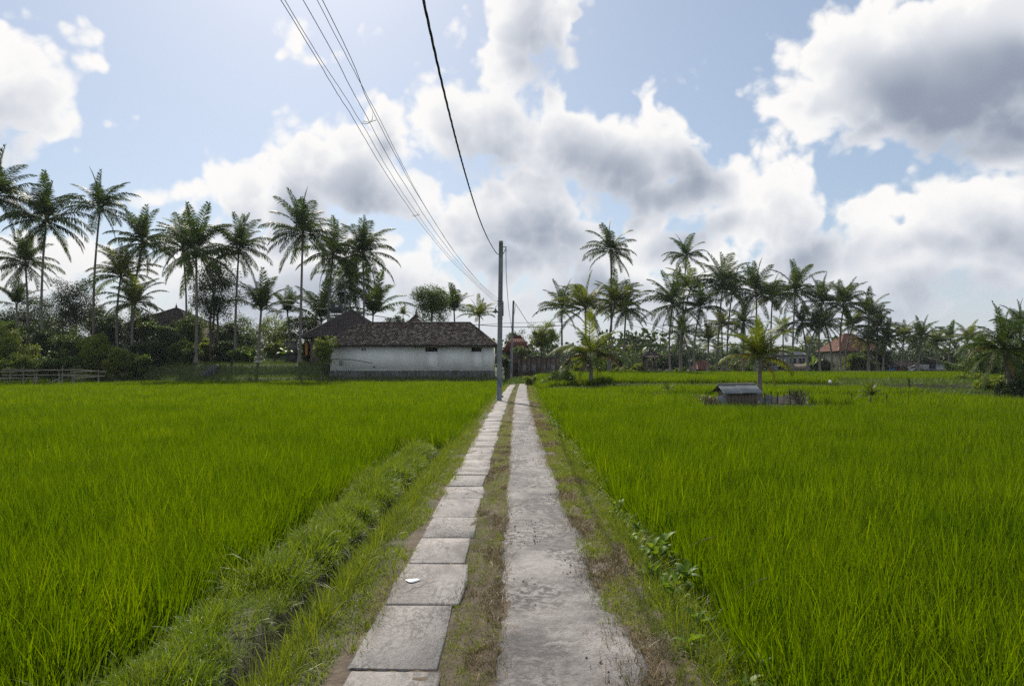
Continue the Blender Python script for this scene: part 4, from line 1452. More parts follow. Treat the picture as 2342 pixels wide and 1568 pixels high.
def white_house():
    x0, y0 = -19.15, 75.0
    root = thing('white_house', (x0, y0, float(H(-10, 76)) - .02), 'long low white plastered house with dark tiled hipped roof', 'house')
    g = root.location.z
    W, Dp = 17.15, 8.0
    z1, z0 = 3.80 - g, 1.17 - g
    # wall with real openings: strips around the two high windows
    wins = [(10.0, 11.3, z1 - .62, z1 - .17), (14.87, 15.95, z1 - .62, z1 - .17)]
    mb = MB()
    xs = [0, wins[0][0], wins[0][1], wins[1][0], wins[1][1], W]
    for k in range(5):
        if k in (1, 3):
            w = wins[k // 2]
            mb.box((xs[k], 0, z0), (xs[k + 1], .16, w[2]))
            mb.box((xs[k], 0, w[3]), (xs[k + 1], .16, z1))
        else:
            mb.box((xs[k], 0, z0), (xs[k + 1], .16, z1))
    mb.box((0, .16, z0), (.16, Dp, z1))
    mb.box((W - .16, .16, z0), (W, Dp, z1))
    mb.box((.16, Dp - .16, z0), (W - .16, Dp, z1))
    mb.build('wall', 'plaster_white', root)
    for (a, b, c, d) in wins:
        w = MB()
        w.box((a, .10, c), (b, .14, d)).build('window', 'dark_void', root)
        wo = bpy.context.scene.objects[-1] if False else root.children[-1]
        f = MB()
        t = .035
        f.box((a, .03, c), (b, .09, c + t)).box((a, .03, d - t), (b, .09, d)).box((a, .03, c + t), (a + t, .09, d - t)).box((b - t, .03, c + t), (b, .09, d - t))
        for q in (1 / 3, 2 / 3):
            xm = a + (b - a) * q
            f.box((xm - .02, .035, c + t), (xm + .02, .085, d - t))
        f.build('frame', 'dark_wood', wo)
    for xv in (3.32, 3.58):
        MB().box((xv, -.012, z1 - .5), (xv + .14, .01, z1 - .25)).build('vent', 'dark_void', root)
    pl = MB()
    n = 40
    for k in range(n):
        a, b = -.05 + (W + .1) * k / n, -.05 + (W + .1) * (k + 1) / n
        pl.box((a, -.28 + rng.normal(0, .012), -.5), (b - .002, Dp + .2, z0 - .02 + rng.normal(0, .02)))
    pl.build('plinth', 'plinth_grey', root)
    hip_roof(root, -.45, W + .55, -.8, Dp + .8, z1 + .02, 1.95, W - 2.7, 6.40 - g, 'roof_tile', .235, .27)
    ef = MB()
    ef.box((-.4, -.74, z1 - .1), (W + .5, -.70, z1 - .0))
    ef.build('fascia', 'dark_wood', root)
    pp = MB()
    zz = z0 + 1.22
    pp.tube([(.06, -.03, z0 + .05), (.06, -.03, zz), (1.2, -.03, zz), (2.2, -.03, zz - .03), (3.4, -.03, zz - .22), (4.4, -.03, zz - .42)], .03, 6)
    pp.build('drain_pipe', 'plinth_grey', root, True)
    MB().lathe([(0, -.28), (.12, -.27), (.17, -.12), (.16, .14), (.08, .26), (0, .27)], 12, (1.12, -.12, z0 + .82)).build('water_jar', 'grey_render', root, True)
    MB().lathe([(0, 0), (.11, .01), (.12, .1), (.05, .16), (0, .17)], 10, (4.62, -.1, z0 + .34)).build('pipe_outlet', 'plinth_grey', root, True)
    # stained side block
    return root


white_house()


def pyramid_house(name, label, ua, va, d, half_px, eave_v, wall_mat, tile, fin=1.0, half_depth=None, tw=.3):
    a = at(ua, va, d)
    hw = half_px * d / FPX
    hd = half_depth or hw
    g = float(H(a[0], d)) - .05
    root = thing(name, (a[0], d, g), label, 'house')
    ze = at(ua, eave_v, d - hd)[2] - g
    zr = a[2] - g
    wall_box(root, -hw * .8, hw * .8, -hd * .8, hd * .8, 0, ze + .05, wall_mat)
    hip_roof(root, -hw, hw, -hd, hd, ze, -.12, .12, zr, tile, tw, .3)
    finial(root, 0, 0, zr, fin)
    return root


pyramid_house('village_house', 'dark pyramid roofed house behind the left end of the white house', 804, 711, 85.5, 92, 771, 'brick_wall', 'roof_tile_dark', .6)
pyramid_house('village_house', 'house with dark pyramid roof and finial behind the garden palms', 403, 706, 100, 78, 743, 'brick_wall', 'roof_tile_dark', 1.1)


def shrine_roof():
    a = at(955, 722, 90)
    g = float(H(a[0], 90)) - .05
    root = thing('shrine', (a[0], 90, g), 'small carved gable roof shrine peeking over the long tiled roof', 'shrine')
    zr = a[2] - g
    ze = at(955, 742, 88)[2] - g
    wall_box(root, -1.1, 1.1, -1.1, 1.1, 0, ze, 'brick_wall')
    mb = MB()
    hw = 1.55
    mb.add([(-hw, -1.5, ze), (hw, -1.5, ze), (hw, 1.5, ze), (-hw, 1.5, ze), (0, -1.5, zr), (0, 1.5, zr)], [[0, 4, 5, 3], [1, 2, 5, 4], [0, 3, 2, 1]])
    mb.add([(-hw * .8, -1.44, ze), (hw * .8, -1.44, ze), (0, -1.44, zr - .2)], [[0, 1, 2]])
    mb.build('roof', 'brick_wall', root)
    bb = MB()
    for s in (-1, 1):
        bb.tube([(s * hw * 1.05, -1.52, ze - .05), (s * hw * .5, -1.52, (ze + zr) / 2 - .03), (0, -1.52, zr + .05)], .09, 6)
    bb.build('bargeboard', 'weathered_board', root, True)
    finial(root, 0, -1.4, zr, 1.15, 'weathered_board', 'carved_ornament')


shrine_roof()


def gate_house():
    d = 90
    a = at(1180, 769, d)
    g = float(H(a[0], d)) - .05
    root = thing('gate_house', (a[0], d, g), 'red roofed gate house at the end of the lane behind the poles', 'house')
    zr = a[2] - g
    ze = at(1180, 805, d - 1.6)[2] - g
    wall_box(root, -1.25, 1.25, -1.3, 1.3, 0, ze + .1, 'brick_wall')
    mb = MB()
    mb.add([(-1.8, -1.7, ze), (1.95, -1.7, ze), (1.95, 1.7, ze), (-1.8, 1.7, ze), (-.55, -.2, zr), (.6, -.2, zr)], [[0, 1, 5, 4], [2, 3, 4, 5], [0, 3, 2, 1]])
    mb.add([(-1.8, -1.7, ze), (1.95, -1.7, ze), (1.95, 1.7, ze), (-1.8, 1.7, ze), (-.55, -.2, zr), (.6, -.2, zr)], [[1, 2, 5], [3, 0, 4]])
    ro = mb.build('roof', 'roof_red', root)
    rb = MB()
    for k in range(9):
        f = k / 8
        rb.tube([(-1.8 + 3.75 * f, -1.72, ze + .03), (-.55 + 1.15 * f, -.22, zr + .04)], .035, 5)
    rb.tube([(-.6, -.2, zr + .05), (.65, -.2, zr + .05)], .08, 6)
    rb.build('batten', 'roof_red', ro, True)
    MB().box((-.55, -1.34, .1), (.45, -1.26, 1.9)).build('door', 'dark_wood', root)


gate_house()


def compound_wall():
    d = 88
    a, b = at(1187, 818, d), at(1275, 816, d)
    g = float(H(2, d)) - .1
    root = thing('compound_wall', (a[0], d, g), 'dark stone compound wall with pillars and paler panels at the lane end', 'wall')
    L = b[0] - a[0]
    z1 = a[2] - g
    nb = 4
    for k in range(nb + 1):
        x = L * k / nb
        MB().box((x - .2, -.18, 0), (x + .2, .18, z1 + .12)).box((x - .27, -.25, z1 + .122), (x + .27, .25, z1 + .24)).build('pillar', 'brick_wall', root)
    for k in range(nb):
        x0, x1 = L * k / nb + .202, L * (k + 1) / nb - .202
        p = MB()
        p.box((x0, -.08, 0), (x1, .08, z1 - .05))
        po = p.build('panel', 'brick_wall', root)
        MB().box((x0 + .12, -.105, z1 * .3), (x1 - .12, -.085, z1 * .68)).build('inset', 'grey_render', po)
        MB().box((x0, -.13, z1 - .048), (x1, .13, z1 + .06)).build('coping', 'plinth_grey', po)


compound_wall()


def grey_shed():
    d = 90
    a, b = at(276, 748, d), at(306, 790, d)
    g = float(H(a[0], d)) - .05
    root = thing('garden_shed', (a[0], d, g), 'grey walled shed with pale corner post among the garden palms', 'shed')
    w, h = b[0] - a[0], a[2] - g
    wall_box(root, 0, w * .8, 0, 2.2, 0, h, 'grey_render')
    MB().box((w * .86, -.1, 0), (w * .93, .0, h + .1)).build('post', 'pale_render', root)
    mb = MB()
    mb.box((-.4, -.5, h + .1), (w + .4, 2.7, h + .18))
    mb.build('roof', 'thatch', root)


grey_shed()


def block_wall(name, label, u0, u1, v0, d, mat, depth=.3, cap=None, cat='wall'):
    a, b = at(u0, v0, d), at(u1, v0, d)
    g = float(H((a[0] + b[0]) / 2, d)) - .08
    root = thing(name, (a[0], d, g), label, cat)
    h = a[2] - g
    wall_box(root, 0, b[0] - a[0], 0, depth, 0, h, mat)
    MB().box((-.06, -.06, h + .002), (b[0] - a[0] + .06, depth + .06, h + .09)).build('coping', cap or mat, root)
    return root, h, b[0] - a[0]


block_wall('garden_wall', 'grey weathered wall block beside the tall round crowned palm', 654, 678, 781, 83, 'plinth_grey', .5, 'dark_wood')
root, h, w = block_wall('culvert_box', 'small pale concrete culvert box on the grassy bank', 581, 595, 827, 79.0, 'pale_render', .5)
MB().box((.12, -.012, .12), (w - .12, .02, h - .1)).build('opening', 'dark_void', root)
c_ = at(701, 786, 82)
root = thing('offering_post', (c_[0], 82, float(H(c_[0], 82))), 'post wrapped in orange cloth near the tall palm trunk', 'post')
hh = c_[2] - root.location.z
MB().tube([(0, 0, 0), (0, 0, hh)], .05, 6).build('post', 'dark_wood', root)
MB().lathe([(.12, hh * .45), (.15, hh * .7), (.12, hh + .1), (.0, hh + .14)], 8).build('cloth', 'orange_cloth', root, True)


def garden_steps():
    b, t = at(455, 862, 75.6), at(493, 839, 77.4)
    g = b[2]
    root = thing('garden_steps', (b[0], b[1], float(H(b[0], b[1])) - .05), 'mossy steps climbing the grassy bank', 'steps')
    z0 = root.location.z
    n = 6
    dx = (t[0] - b[0]) / n
    for k in range(n):
        z = (1.75 - z0) * (k + 1) / n
        MB().box((dx * k, .25 * k - .3, 0), (dx * (k + 1) - .004, .25 * k + 1.0, z)).build('step', 'plinth_grey', root)
    MB().box((dx * n, .9, 0), (dx * n + .2, 1.8, 1.78 - z0)).build('cheek_wall', 'dark_void' if False else 'plinth_grey', root)


garden_steps()


def pole_fence():
    d = 61
    k_ = lambda x, y: at(x * .1868, 781 + y * .1868, d)
    a = k_(0, 500)
    root = thing('pole_fence', (a[0] - 3, d, float(H(a[0], d))), 'rickety pole fence of grey bamboo rails before the hedge', 'fence')
    o = np.array(root.location)
    for i, (x, y0) in enumerate([(-140, 320), (15, 310), (180, 305), (450, 330), (660, 285), (905, 345), (1195, 345), (40, 450), (408, 370), (705, 340), (870, 420), (970, 450), (265, 440), (105, 450)]):
        p = k_(x, y0)
        y = d + (1.1 if y0 == 285 or x in (180, 15) else 0) + .02 * i
        p[1] = y
        b = np.array([p[0] + rng.normal(0, .04), y, float(H(p[0], d))])
        MB().tube([b - o, (p + b) / 2 - o + rng.normal(0, .02, 3), p - o], [.055, .05, .045], 6).build('post', 'bamboo', root)
    for (x0, y0, x1, y1, dy) in [(-300, 385, 480, 355, -.09), (-300, 450, 480, 445, -.1), (-100, 342, 870, 345, 1.2), (-100, 412, 840, 408, 1.2), (600, 515, 885, 375, -.16), (905, 373, 1230, 360, -.12), (895, 443, 1190, 430, -.12), (860, 345, 1200, 372, 1.25), (700, 420, 1190, 425, 1.1), (460, 350, 905, 345, .9)]:
        p, q = k_(x0, y0), k_(x1, y1)
        p[1] += dy
        q[1] += dy
        m = (p + q) / 2 + np.array([0, 0, rng.normal(-.02, .03)])
        MB().tube([p - o, m - o, q - o], [.05, .045, .038], 6).build('rail', 'bamboo', root)


pole_fence()


# ------------------------------------------------------------------ poles and cables
def cable(name, pts, rad, label, group=None, mat='black_rubber', steps=40, twist=0.0, cat='cable', wob=0.0):
    pts = np.asarray(pts, float)
    n = len(pts)
    # Catmull-Rom through the points
    P = np.concatenate([[2 * pts[0] - pts[1]], pts, [2 * pts[-1] - pts[-2]]])
    out = []
    for i in range(1, n):
        p0, p1, p2, p3 = P[i - 1], P[i], P[i + 1], P[i + 2]
        m = max(3, steps // (n - 1))
        for t in np.linspace(0, 1, m, endpoint=(i == n - 1)):
            out.append(.5 * (2 * p1 + (p2 - p0) * t + (2 * p0 - 5 * p1 + 4 * p2 - p3) * t * t + (3 * p1 - p0 - 3 * p2 + p3) * t ** 3))
    out = np.array(out)
    if wob:
        w = np.cumsum(rng.normal(0, wob, (len(out), 3)), axis=0)
        w -= np.linspace(0, 1, len(out))[:, None] * w[-1]
        out = out + w
    org = out[-1].copy()
    mb = MB()
    if twist:
        th = np.concatenate([[0], np.cumsum(np.linalg.norm(np.diff(out, axis=0), axis=1))]) * twist
        for ph in (0, 2.09, 4.19):
            o3 = out + rad * .62 * np.stack([np.cos(th + ph), 0 * th, np.sin(th + ph)], -1)
            mb.tube(o3 - org, rad * .62, 5)
    else:
        mb.tube(out - org, rad, 5)
    o = mb.build(name, mat, None, True, loc=org)
    return tag(o, label, cat, group)


PX1, PY1 = -0.63, 34.8
top1 = at(1145, 555, PY1)


def pole(name, label, x, y, ztop, leanx, big=True):
    g = float(H(x, y)) - .1
    root = thing(name, (x, y, g), label, 'utility pole')
    h = ztop - g
    mb = MB()
    rb, rt = (.135, .105) if big else (.15, .11)
    t = np.linspace(0, 1, 10)
    mb.tube(np.stack([leanx * t, 0 * t, h * t], -1), rb + (rt - rb) * t, 14)
    mb.build('shaft', 'pole_concrete', root, True)
    MB().tube([(leanx, 0, h - .02), (leanx, 0, h + .08)], rt * .94, 12).build('cap', 'steel', root)
    br = MB()
    br.box((leanx - .1, -.05, h - .24), (leanx + .28, -.02, h - .20))
    br.tube([(leanx + .24, -.035, h - .22), (leanx + .26, -.035, h - .42)], .02, 6)
    br.build('bracket', 'steel', root)
    return root, h


r1, h1 = pole('utility_pole', 'near round concrete power pole with small lamp beside the slab walkway', PX1, PY1, top1[2], .09)
zz = lambda v: at(1140, v, PY1)[2] - r1.location.z
bl = MB()
bl.box((.045, -.137, zz(884)), (.095, -.105, zz(869)))
bl.build('number_plate', 'blue_paint', r1)
lm = MB()
lm.tube([(.02, -.1, zz(698)), (-.10, -.22, zz(699)), (-.17, -.3, zz(703)), (-.17, -.3, zz(709))], .016, 6)
lo = lm.build('lamp_arm', 'steel', r1, True)
MB().lathe([(.03, .12), (.05, .06), (.06, .03), (.17, -.06), (.16, -.07), (.02, -.02)], 14, (-.17, -.3, zz(712))).build('lamp_shade', 'plinth_grey', lo, True)
MB().lathe([(.0, -.14), (.035, -.12), (.045, -.07), (.02, -.01)], 10, (-.17, -.3, zz(712))).build('bulb', 'white_plastic', lo, True)
MB().box((.16, -.05, zz(722)), (.22, .06, zz(690))).build('meter_box', 'steel', r1)
for v in (688, 694, 722, 728):
    MB().lathe([(.135, -.02), (.14, -.02), (.14, .02), (.135, .02)], 14, (.05, 0, zz(v))).build('strap', 'steel', r1)

PY2 = 78.0
b2, t2 = at(1168, 872, PY2), at(1174, 689, PY2)
r2, h2 = pole('utility_pole', 'far thinner concrete power pole leaning beside the red roofed gate house', b2[0], PY2, t2[2], t2[0] - b2[0], False)
MB().box((.03, -.16, 1.3), (.10, -.12, 1.75)).build('number_plate', 'blue_paint', r2)

kn = np.array([PX1 + .33, PY1 - .04, top1[2] - .42 + .0])
cable('power_cable', [(-.9, -12, 7.9), (-1.0, -4, 6.9), (-1.01, 4, 6.15), (-1.02, 8.1, 5.90), (-1.02, 11, 5.80), (-1.0, 15, 5.80), (-.95, 20, 5.93), (-.85, 25, 6.18), (-.72, 31, 6.68), (-.62, 33.5, 6.95), (-.48, 34.3, 7.05), (kn[0], kn[1] - .1, kn[2] + .1)],
      .016, 'thick twisted black cable running overhead to the near pole top', 'overhead cables', twist=5.0, steps=160)
cable('power_cable', [kn, at(1158, 640, 46), at(1163, 705, 62), at(1168, 738, 76), (b2[0] + .1, PY2 - .2, at(1172, 748, PY2)[2]), (t2[0] + .25, PY2, t2[2] - .3)], 0.018, 'twisted black cable slung between the two poles', 'overhead cables', twist=5.0, steps=80)
cable('power_cable', [(t2[0] + .25, PY2, t2[2] - .3), at(1190, 712, 80), at(1205, 735, 84), at(1214, 744, 88)], .03, 'cable from the far pole top down to the compound', 'overhead cables')
wires = [(639, 6.9, 702), (648, 6.8, 698), (695, 7.0, 694), (722, 6.9, 690), (738, 7.1, 686)]
for i, (u0, d0, va) in enumerate(wires):
    a = at(u0, 0, d0)
    p = np.array([PX1 + .02, PY1 - .12, at(1140, va, PY1)[2]])
    f = lambda d: p[0] + (a[0] - p[0]) * (PY1 - d) / (PY1 - d0)
    z12 = 4.66 + .02 * i
    w = cable('telephone_wire', [(f(-8), -8, 7.2), (f(-1), -1, 6.2), a, (f(9.2), 9.2, 5.02 + .01 * i), (f(12.4), 12.4, z12), (f(18), 18, 4.44 + .02 * i), (f(26), 26, 4.50 + .02 * i), p], 0.0036 if i % 2 else .0042,
              'thin wire of the five strung overhead to the lamp height of the near pole', 'five thin overhead wires', 'cable_grey', steps=120, wob=.002)
    if i in (2, 3):
        c = np.array([f(9.2), 9.2, 5.02]) if i == 3 else np.array([f(13.2), 13.2, 4.62])
        s = .12 if i == 3 else .10
        pts = [c, c + (0.0, 0, -s * .9), c + (-s * .5, 0, -s * 1.35), c + (-s * 1.1, 0, -s * 1.3), c + (-s * 1.0, 0, -s * 1.05), c + (-s * .4, 0, -s * 1.2), c + (s * .5, -.05, -s * 1.1)]
        mb = MB()
        mb.tube(np.array(pts) - np.array(w.location), .004, 5)
        mb.build('splice_loop', 'cable_grey', w, True)
cable('power_line', [at(600, 690, 90), at(860, 722, 92), at(960, 742, 90), at(1080, 742, 88), at(1180, 748, 86), at(1290, 744, 90)], .045, 'thick black line crossing behind the long tiled roof', 'lines crossing behind the houses', steps=60)
cable('power_line', [at(880, 728, 96), at(1060, 742, 96), at(1180, 738, 96), at(1300, 736, 96)], .025, 'thin line crossing behind the near pole', 'lines crossing behind the houses', steps=50)
cable('power_line', [at(1400, 725, 104), at(1470, 735, 100), at(1540, 760, 97), at(1620, 782, 96), at(1720, 800, 98)], .035, 'black line sloping down through the palm row', 'lines through the palm row', steps=40)
cable('power_line', [at(1400, 735, 110), at(1480, 752, 106), at(1560, 772, 104), at(1760, 790, 104), at(1900, 770, 112)], .022, 'thin line hanging through the palm row', 'lines through the palm row', steps=40)
cable('power_line', [at(1500, 690, 90), at(1800, 728, 88), at(2060, 800, 84), at(2140, 822, 80), at(2250, 848, 70)], .010, 'pale wire sloping from the palm row to the slatted fence', 'lines through the palm row', 'bamboo', steps=50)


def transformer():
    d = 92
    b = at(770, 760, d)
    g = float(H(b[0], d)) - .05
    root = thing('transformer_stand', (b[0], d, g), 'two-pole stand carrying a grey transformer behind the pyramid roof', 'transformer')
    z = lambda v: at(770, v, d)[2] - g
    s = 19 * d / FPX
    for sg, vt in ((-1, 640), (1, 642)):
        MB().tube([(sg * s * 1.0, 0, 0), (sg * s * .97, 0, z(vt))], [.16, .12], 10).build('pole', 'pole_concrete', root, True)
    for v in (667, 722):
        MB().box((-s * 1.25, -.18, z(v) - .07), (s * 1.25, -.12, z(v) + .07)).build('cross_beam', 'steel', root)
    tb = MB()
    tb.box((-.75, -.5, z(716)), (.75, .5, z(696)))
    for k in range(6):
        tb.box((-.7 + .25 * k, -.58, z(714)), (-.62 + .25 * k, -.502, z(698)))
    to = tb.build('transformer_tank', 'plinth_grey', root)
    for k in (-.4, 0, .4):
        MB().lathe([(.07, 0), (.09, .06), (.05, .1), (.09, .16), (.04, .22), (0, .4)], 8, (k, 0, z(696))).build('bushing', 'brick_wall', to, True)
    MB().box((-.1, -.6, z(703)), (.3, -.585, z(699))).build('number_plate', 'white_plastic', to)


transformer()


# ------------------------------------------------------------------ duck shed and things in the right paddies
def duck_shed():
    d = 30.0
    a, b = at(1664, 923, d), at(1733, 923, d)
    g = float(H(a[0], d)) - .02
    root = thing('duck_shed', (a[0], d, g), 'little boarded duck shed with a sheet metal roof in the paddy', 'shed')
    w = b[0] - a[0]
    ze = at(1690, 895, d)[2] - g
    zr = at(1690, 880, d + .7)[2] - g
    n = 9
    for k in range(n):
        MB().box((w * k / n, 0, 0), (w * (k + 1) / n - .012, .03, ze + .02 + .0)).build('board', 'weathered_board', root)
    wb = MB()
    wb.box((0, .03, 0), (.03, 1.4, ze)).box((w - .03, .03, 0), (w, 1.4, ze)).box((.03, 1.37, 0), (w - .03, 1.4, ze))
    wb.build('wall', 'weathered_board', root)
    for k, (x0, x1, dz) in enumerate(((-.22, w * .42, 0.0), (w * .40, w + .12, .022))):
        for s in (0, 1):
            mb = MB()
            ya, yb = (-.28, .7) if s == 0 else (1.68, .7)
            m = 22
            xs = np.linspace(x0, x1, m)
            rip = .012 * np.where(np.arange(m) % 2, 1, -1)
            lo_ = np.stack([xs, 0 * xs + ya, ze - .06 + dz + rip], -1)
            hi_ = np.stack([xs, 0 * xs + yb, zr + dz + rip], -1)
            i = np.arange(m - 1)
            V = np.concatenate([lo_, hi_, lo_ - (0, 0, .012), hi_ - (0, 0, .012)])
            F = np.stack([i, i + 1, m + i + 1, m + i], -1)
            F2 = np.stack([2 * m + i, 3 * m + i, 3 * m + i + 1, 2 * m + i + 1], -1)
            F3 = np.stack([i, 2 * m + i, 2 * m + i + 1, i + 1], -1)
            mb.add(V, np.concatenate([F, F2, F3]))
            mb.build('roof_sheet', 'metal_sheet', root)
    MB().tube([(-.25, .7, zr + .03), (w * .5, .7, zr + .05), (w + .14, .7, zr + .05)], .05, 6).build('ridge_pole', 'bamboo', root)
    ga = MB()
    ga.add([(-.02, .02, ze), (-.02, 1.4, ze), (-.02, .7, zr - .04)], [[0, 1, 2]])
    ga.build('gable', 'dark_wood', root)
    # side lean-to sheet
    MB().box((-.35, -.02, 0), (0, .02, .42), rot=(0, R(-12), 0), org=(-.02, -.03, .0)).build('side_sheet', 'metal_sheet', root)
    # pen screen of sacking beside it
    a2, b2_ = at(1737, 921, 30.5), at(1825, 918, 30.9)
    pr = thing('duck_pen', (a2[0], a2[1], g), 'duck pen of sagging sacking and stakes joined to the shed', 'pen')
    L = b2_[0] - a2[0]
    hs = at(1760, 899, 30.5)[2] - g
    ns = 7
    for k in range(ns):
        x0, x1 = L * k / ns + .01, L * (k + 1) / ns - .01
        m = 8
        xs = np.linspace(x0, x1, m)
        rows = []
        for r_ in range(5):
            f = r_ / 4
            top = hs * (.86 + .10 * math.sin(k * 1.9) - .18 * (k == 0)) - .05 * np.sin(np.pi * (xs - x0) / (x1 - x0))
            rows.append(np.stack([xs, .05 * np.sin(xs * 9 + k) * (1 - .4 * f) + .10 * (1 - f) * math.sin(k) + rng.normal(0, .012, m), top * f], -1))
        V = np.concatenate(rows)
        i = np.arange(4)[:, None] * m + np.arange(m - 1)[None]
        F = np.stack([i, i + 1, i + m + 1, i + m], -1).reshape(-1, 4)
        V2 = np.concatenate([V, V + (0, .015, 0)])
        MB().add(V2, np.concatenate([F, F[:, ::-1] + len(V)])).build('sacking', 'metal_sheet' if k in (0, 1) else 'sacking', pr, True)
        MB().tube([(x1, .03, 0), (x1 + rng.normal(0, .03), .03, hs * rng.uniform(.95, 1.25))], .025, 5).build('stake', 'dark_wood', pr)


duck_shed()


def stake(u, v0, v1, d, label, mat='dark_wood', rad=.02, lean=0.0, group=None, name='stake'):
    a, b = at(u, v1, d), at(u + lean, v0, d)
    a[2] = float(H(a[0], d)) - .05
    root = thing(name, a, label, 'stake', group)
    MB().tube([(0, 0, 0), (b - a) * .5 + np.array([.01, 0, 0]), b - a], [rad * 1.1, rad, rad * .8], 6).build('shaft', mat, root)
    return root, b - a


SG = 'stakes standing in the duck shed side paddy'
stake(1947, 900, 921, 31, 'short dark stake in the rice beside the palm seedling', group=SG)
stake(2027, 902, 920, 31, 'short dark stake in the rice beside the palm seedling', group=SG)
stake(2078, 866, 895, 46, 'thick dark post standing on the paddy bank', rad=.05)
stake(2076, 893, 926, 29, 'thin tall cane in the rice right of the palm seedling', rad=.012)
stake(2059, 880, 907, 36, 'thin cane standing in the rice near the thick post', rad=.012)
stake(1846, 896, 914, 31, 'white leaning stake in the rice beyond the duck pen', 'white_plastic', .025, lean=-9)
r_, tp = stake(1898, 873, 888, 48, 'thin stick topped with a white plastic bag on the far bank', rad=.015, name='bird_scarer')
MB().lathe([(0, -.13), (.07, -.1), (.11, 0), (.08, .08), (.03, .13), (0, .13)], 9, tp).build('bag', 'white_plastic', r_, True)
r_, tp = stake(2094, 878, 889, 50, 'stick topped with a grey ball on the bank near the thick post', rad=.015, name='bird_scarer')
MB().lathe([(0, -.09), (.06, -.06), (.08, 0), (.06, .06), (0, .09)], 9, tp).build('ball', 'grey_render', r_, True)


def brush(u, v, ru, rv, d, label, seed):
    r = np.random.default_rng(seed)
    b = at(u, v, d)
    b[2] = float(H(b[0], d)) - .02
    root = thing('brush_heap', b, label, 'brush heap')
    rx, rz = ru * d / FPX, rv * d / FPX + .45
    mb = MB()
    for k in range(46):
        x = r.uniform(-rx, rx)
        p0 = np.array([x, r.normal(0, .15), 0])
        p2 = p0 + np.array([r.normal(0, .25), r.normal(0, .15), rz * r.uniform(.5, 1.05) * (1 - .5 * (x / rx) ** 2)])
        mb.tube([p0, (p0 + p2) / 2 + r.normal(0, .06, 3), p2], [.018, .013, .006], 4, cap=False)
    mb.build('twigs', 'weathered_board', root)
    V, F = leaf_cloud(np.stack([r.uniform(-rx, rx, 14), r.normal(0, .1, 14), r.uniform(.1, rz * .7, 14)], -1), np.full(14, .22), 40, .08, r)
    link('leaves', mesh_np('leaves', V, F, 'brownish_grass'), root)


brush(1500, 899, 16, 8, 39, 'grey brown heap of cut brush on the low bank', 1)
brush(1585, 908, 26, 10, 35.5, 'row of dry twiggy weeds left of the duck shed', 2)
brush(1625, 917, 18, 5, 30.2, 'low brown heap of straw beside the duck shed', 3)
brush(1820, 917, 14, 14, 30.6, 'tangle of dry twigs at the end of the duck pen', 4)


# ------------------------------------------------------------------ village across the paddies
def pavilion():
    d = 96
    a = at(1487, 801, d)
    g = float(H(a[0], d)) - .05
    root = thing('pavilion', (a[0], d, g), 'small open pavilion with curved dark pagoda roof on a stone base', 'pavilion')
    zr, ze, zb = a[2] - g, at(1487, 817, d)[2] - g, at(1487, 846, d)[2] - g
    hw = 27 * d / FPX
    MB().box((-.6, -1.0, 0), (1.5, 1.0, zb)).build('base', 'plinth_grey', root)
    for sx, sy in ((-.75, -.8), (.55, -.8), (-.75, .8), (.55, .8)):
        MB().box((sx - (.2 if sx < 0 else .09), sy - .1, zb if sx > -.5 else 0), (sx + (.2 if sx < 0 else .09), sy + .1, ze + .1)).build('post', 'brick_wall', root)
    prof = [(1.0, 0.06), (.86, .10), (.62, .28), (.36, .58), (.10, .92), (.08, 1.0)]
    V, F = [], []
    for r_, z in prof:
        for (sx, sy) in ((-1, -1), (1, -1), (1, 1), (-1, 1)):
            V.append((sx * hw * r_, sy * hw * r_ * .9, ze + (zr - ze) * z))
    for k in range(len(prof) - 1):
        for q in range(4):
            F.append([4 * k + q, 4 * k + (q + 1) % 4, 4 * k + 4 + (q + 1) % 4, 4 * k + 4 + q])
    F.append([3, 2, 1, 0])
    ro = MB().add(V, F).build('roof', 'roof_tile_dark', root)
    rd = MB()
    for (sx, sy) in ((-1, -1), (1, -1), (1, 1), (-1, 1)):
        rd.tube([(sx * hw * r_, sy * hw * r_ * .9, ze + (zr - ze) * z + .05) for r_, z in [(1.06, .2)] + prof], .06, 6)
    rd.build('hip_ridge', 'roof_tile_dark', ro, True)
    finial(root, 0, 0, zr, .7)


pavilion()


def simple_house(name, label, u0, u1, v_eave, v_ridge, d, depth, wall, tile, ridge_in=.3, over=.5, windows=0, storey=None, cat='house', door=False):
    a, b = at(u0, v_eave, d), at(u1, v_eave, d)
    g = float(H((a[0] + b[0]) / 2, d)) - .05
    root = thing(name, (a[0], d, g), label, cat)
    W = b[0] - a[0]
    ze = a[2] - g
    zr = at(u0, v_ridge, d + depth / 2)[2] - g
    wall_box(root, over, W - over, 0, depth, 0, ze + .02, wall)
    for k in range(windows):
        x = over + (W - 2 * over) * (k + .5) / windows
        z = ze - 1.75 if storey is None else storey
        w = MB().box((x - .55, -.03, z), (x + .55, .02, z + 1.2)).build('window', 'dark_void', root)
        MB().box((x - .65, -.06, z - .1), (x + .65, -.001, z - .002)).box((x - .65, -.06, z + 1.202), (x + .65, -.001, z + 1.3)).box((x - .03, -.05, z), (x + .03, -.031, z + 1.2)).build('frame', 'pale_render', w)
    if door:
        MB().box((over + .4, -.03, 0), (over + 1.4, .02, 2.0)).build('door', 'dark_void', root)
    hip_roof(root, 0, W, -over, depth + over, ze, W * ridge_in, W * (1 - ridge_in), zr, tile, .3, .34, cap=tile)
    return root


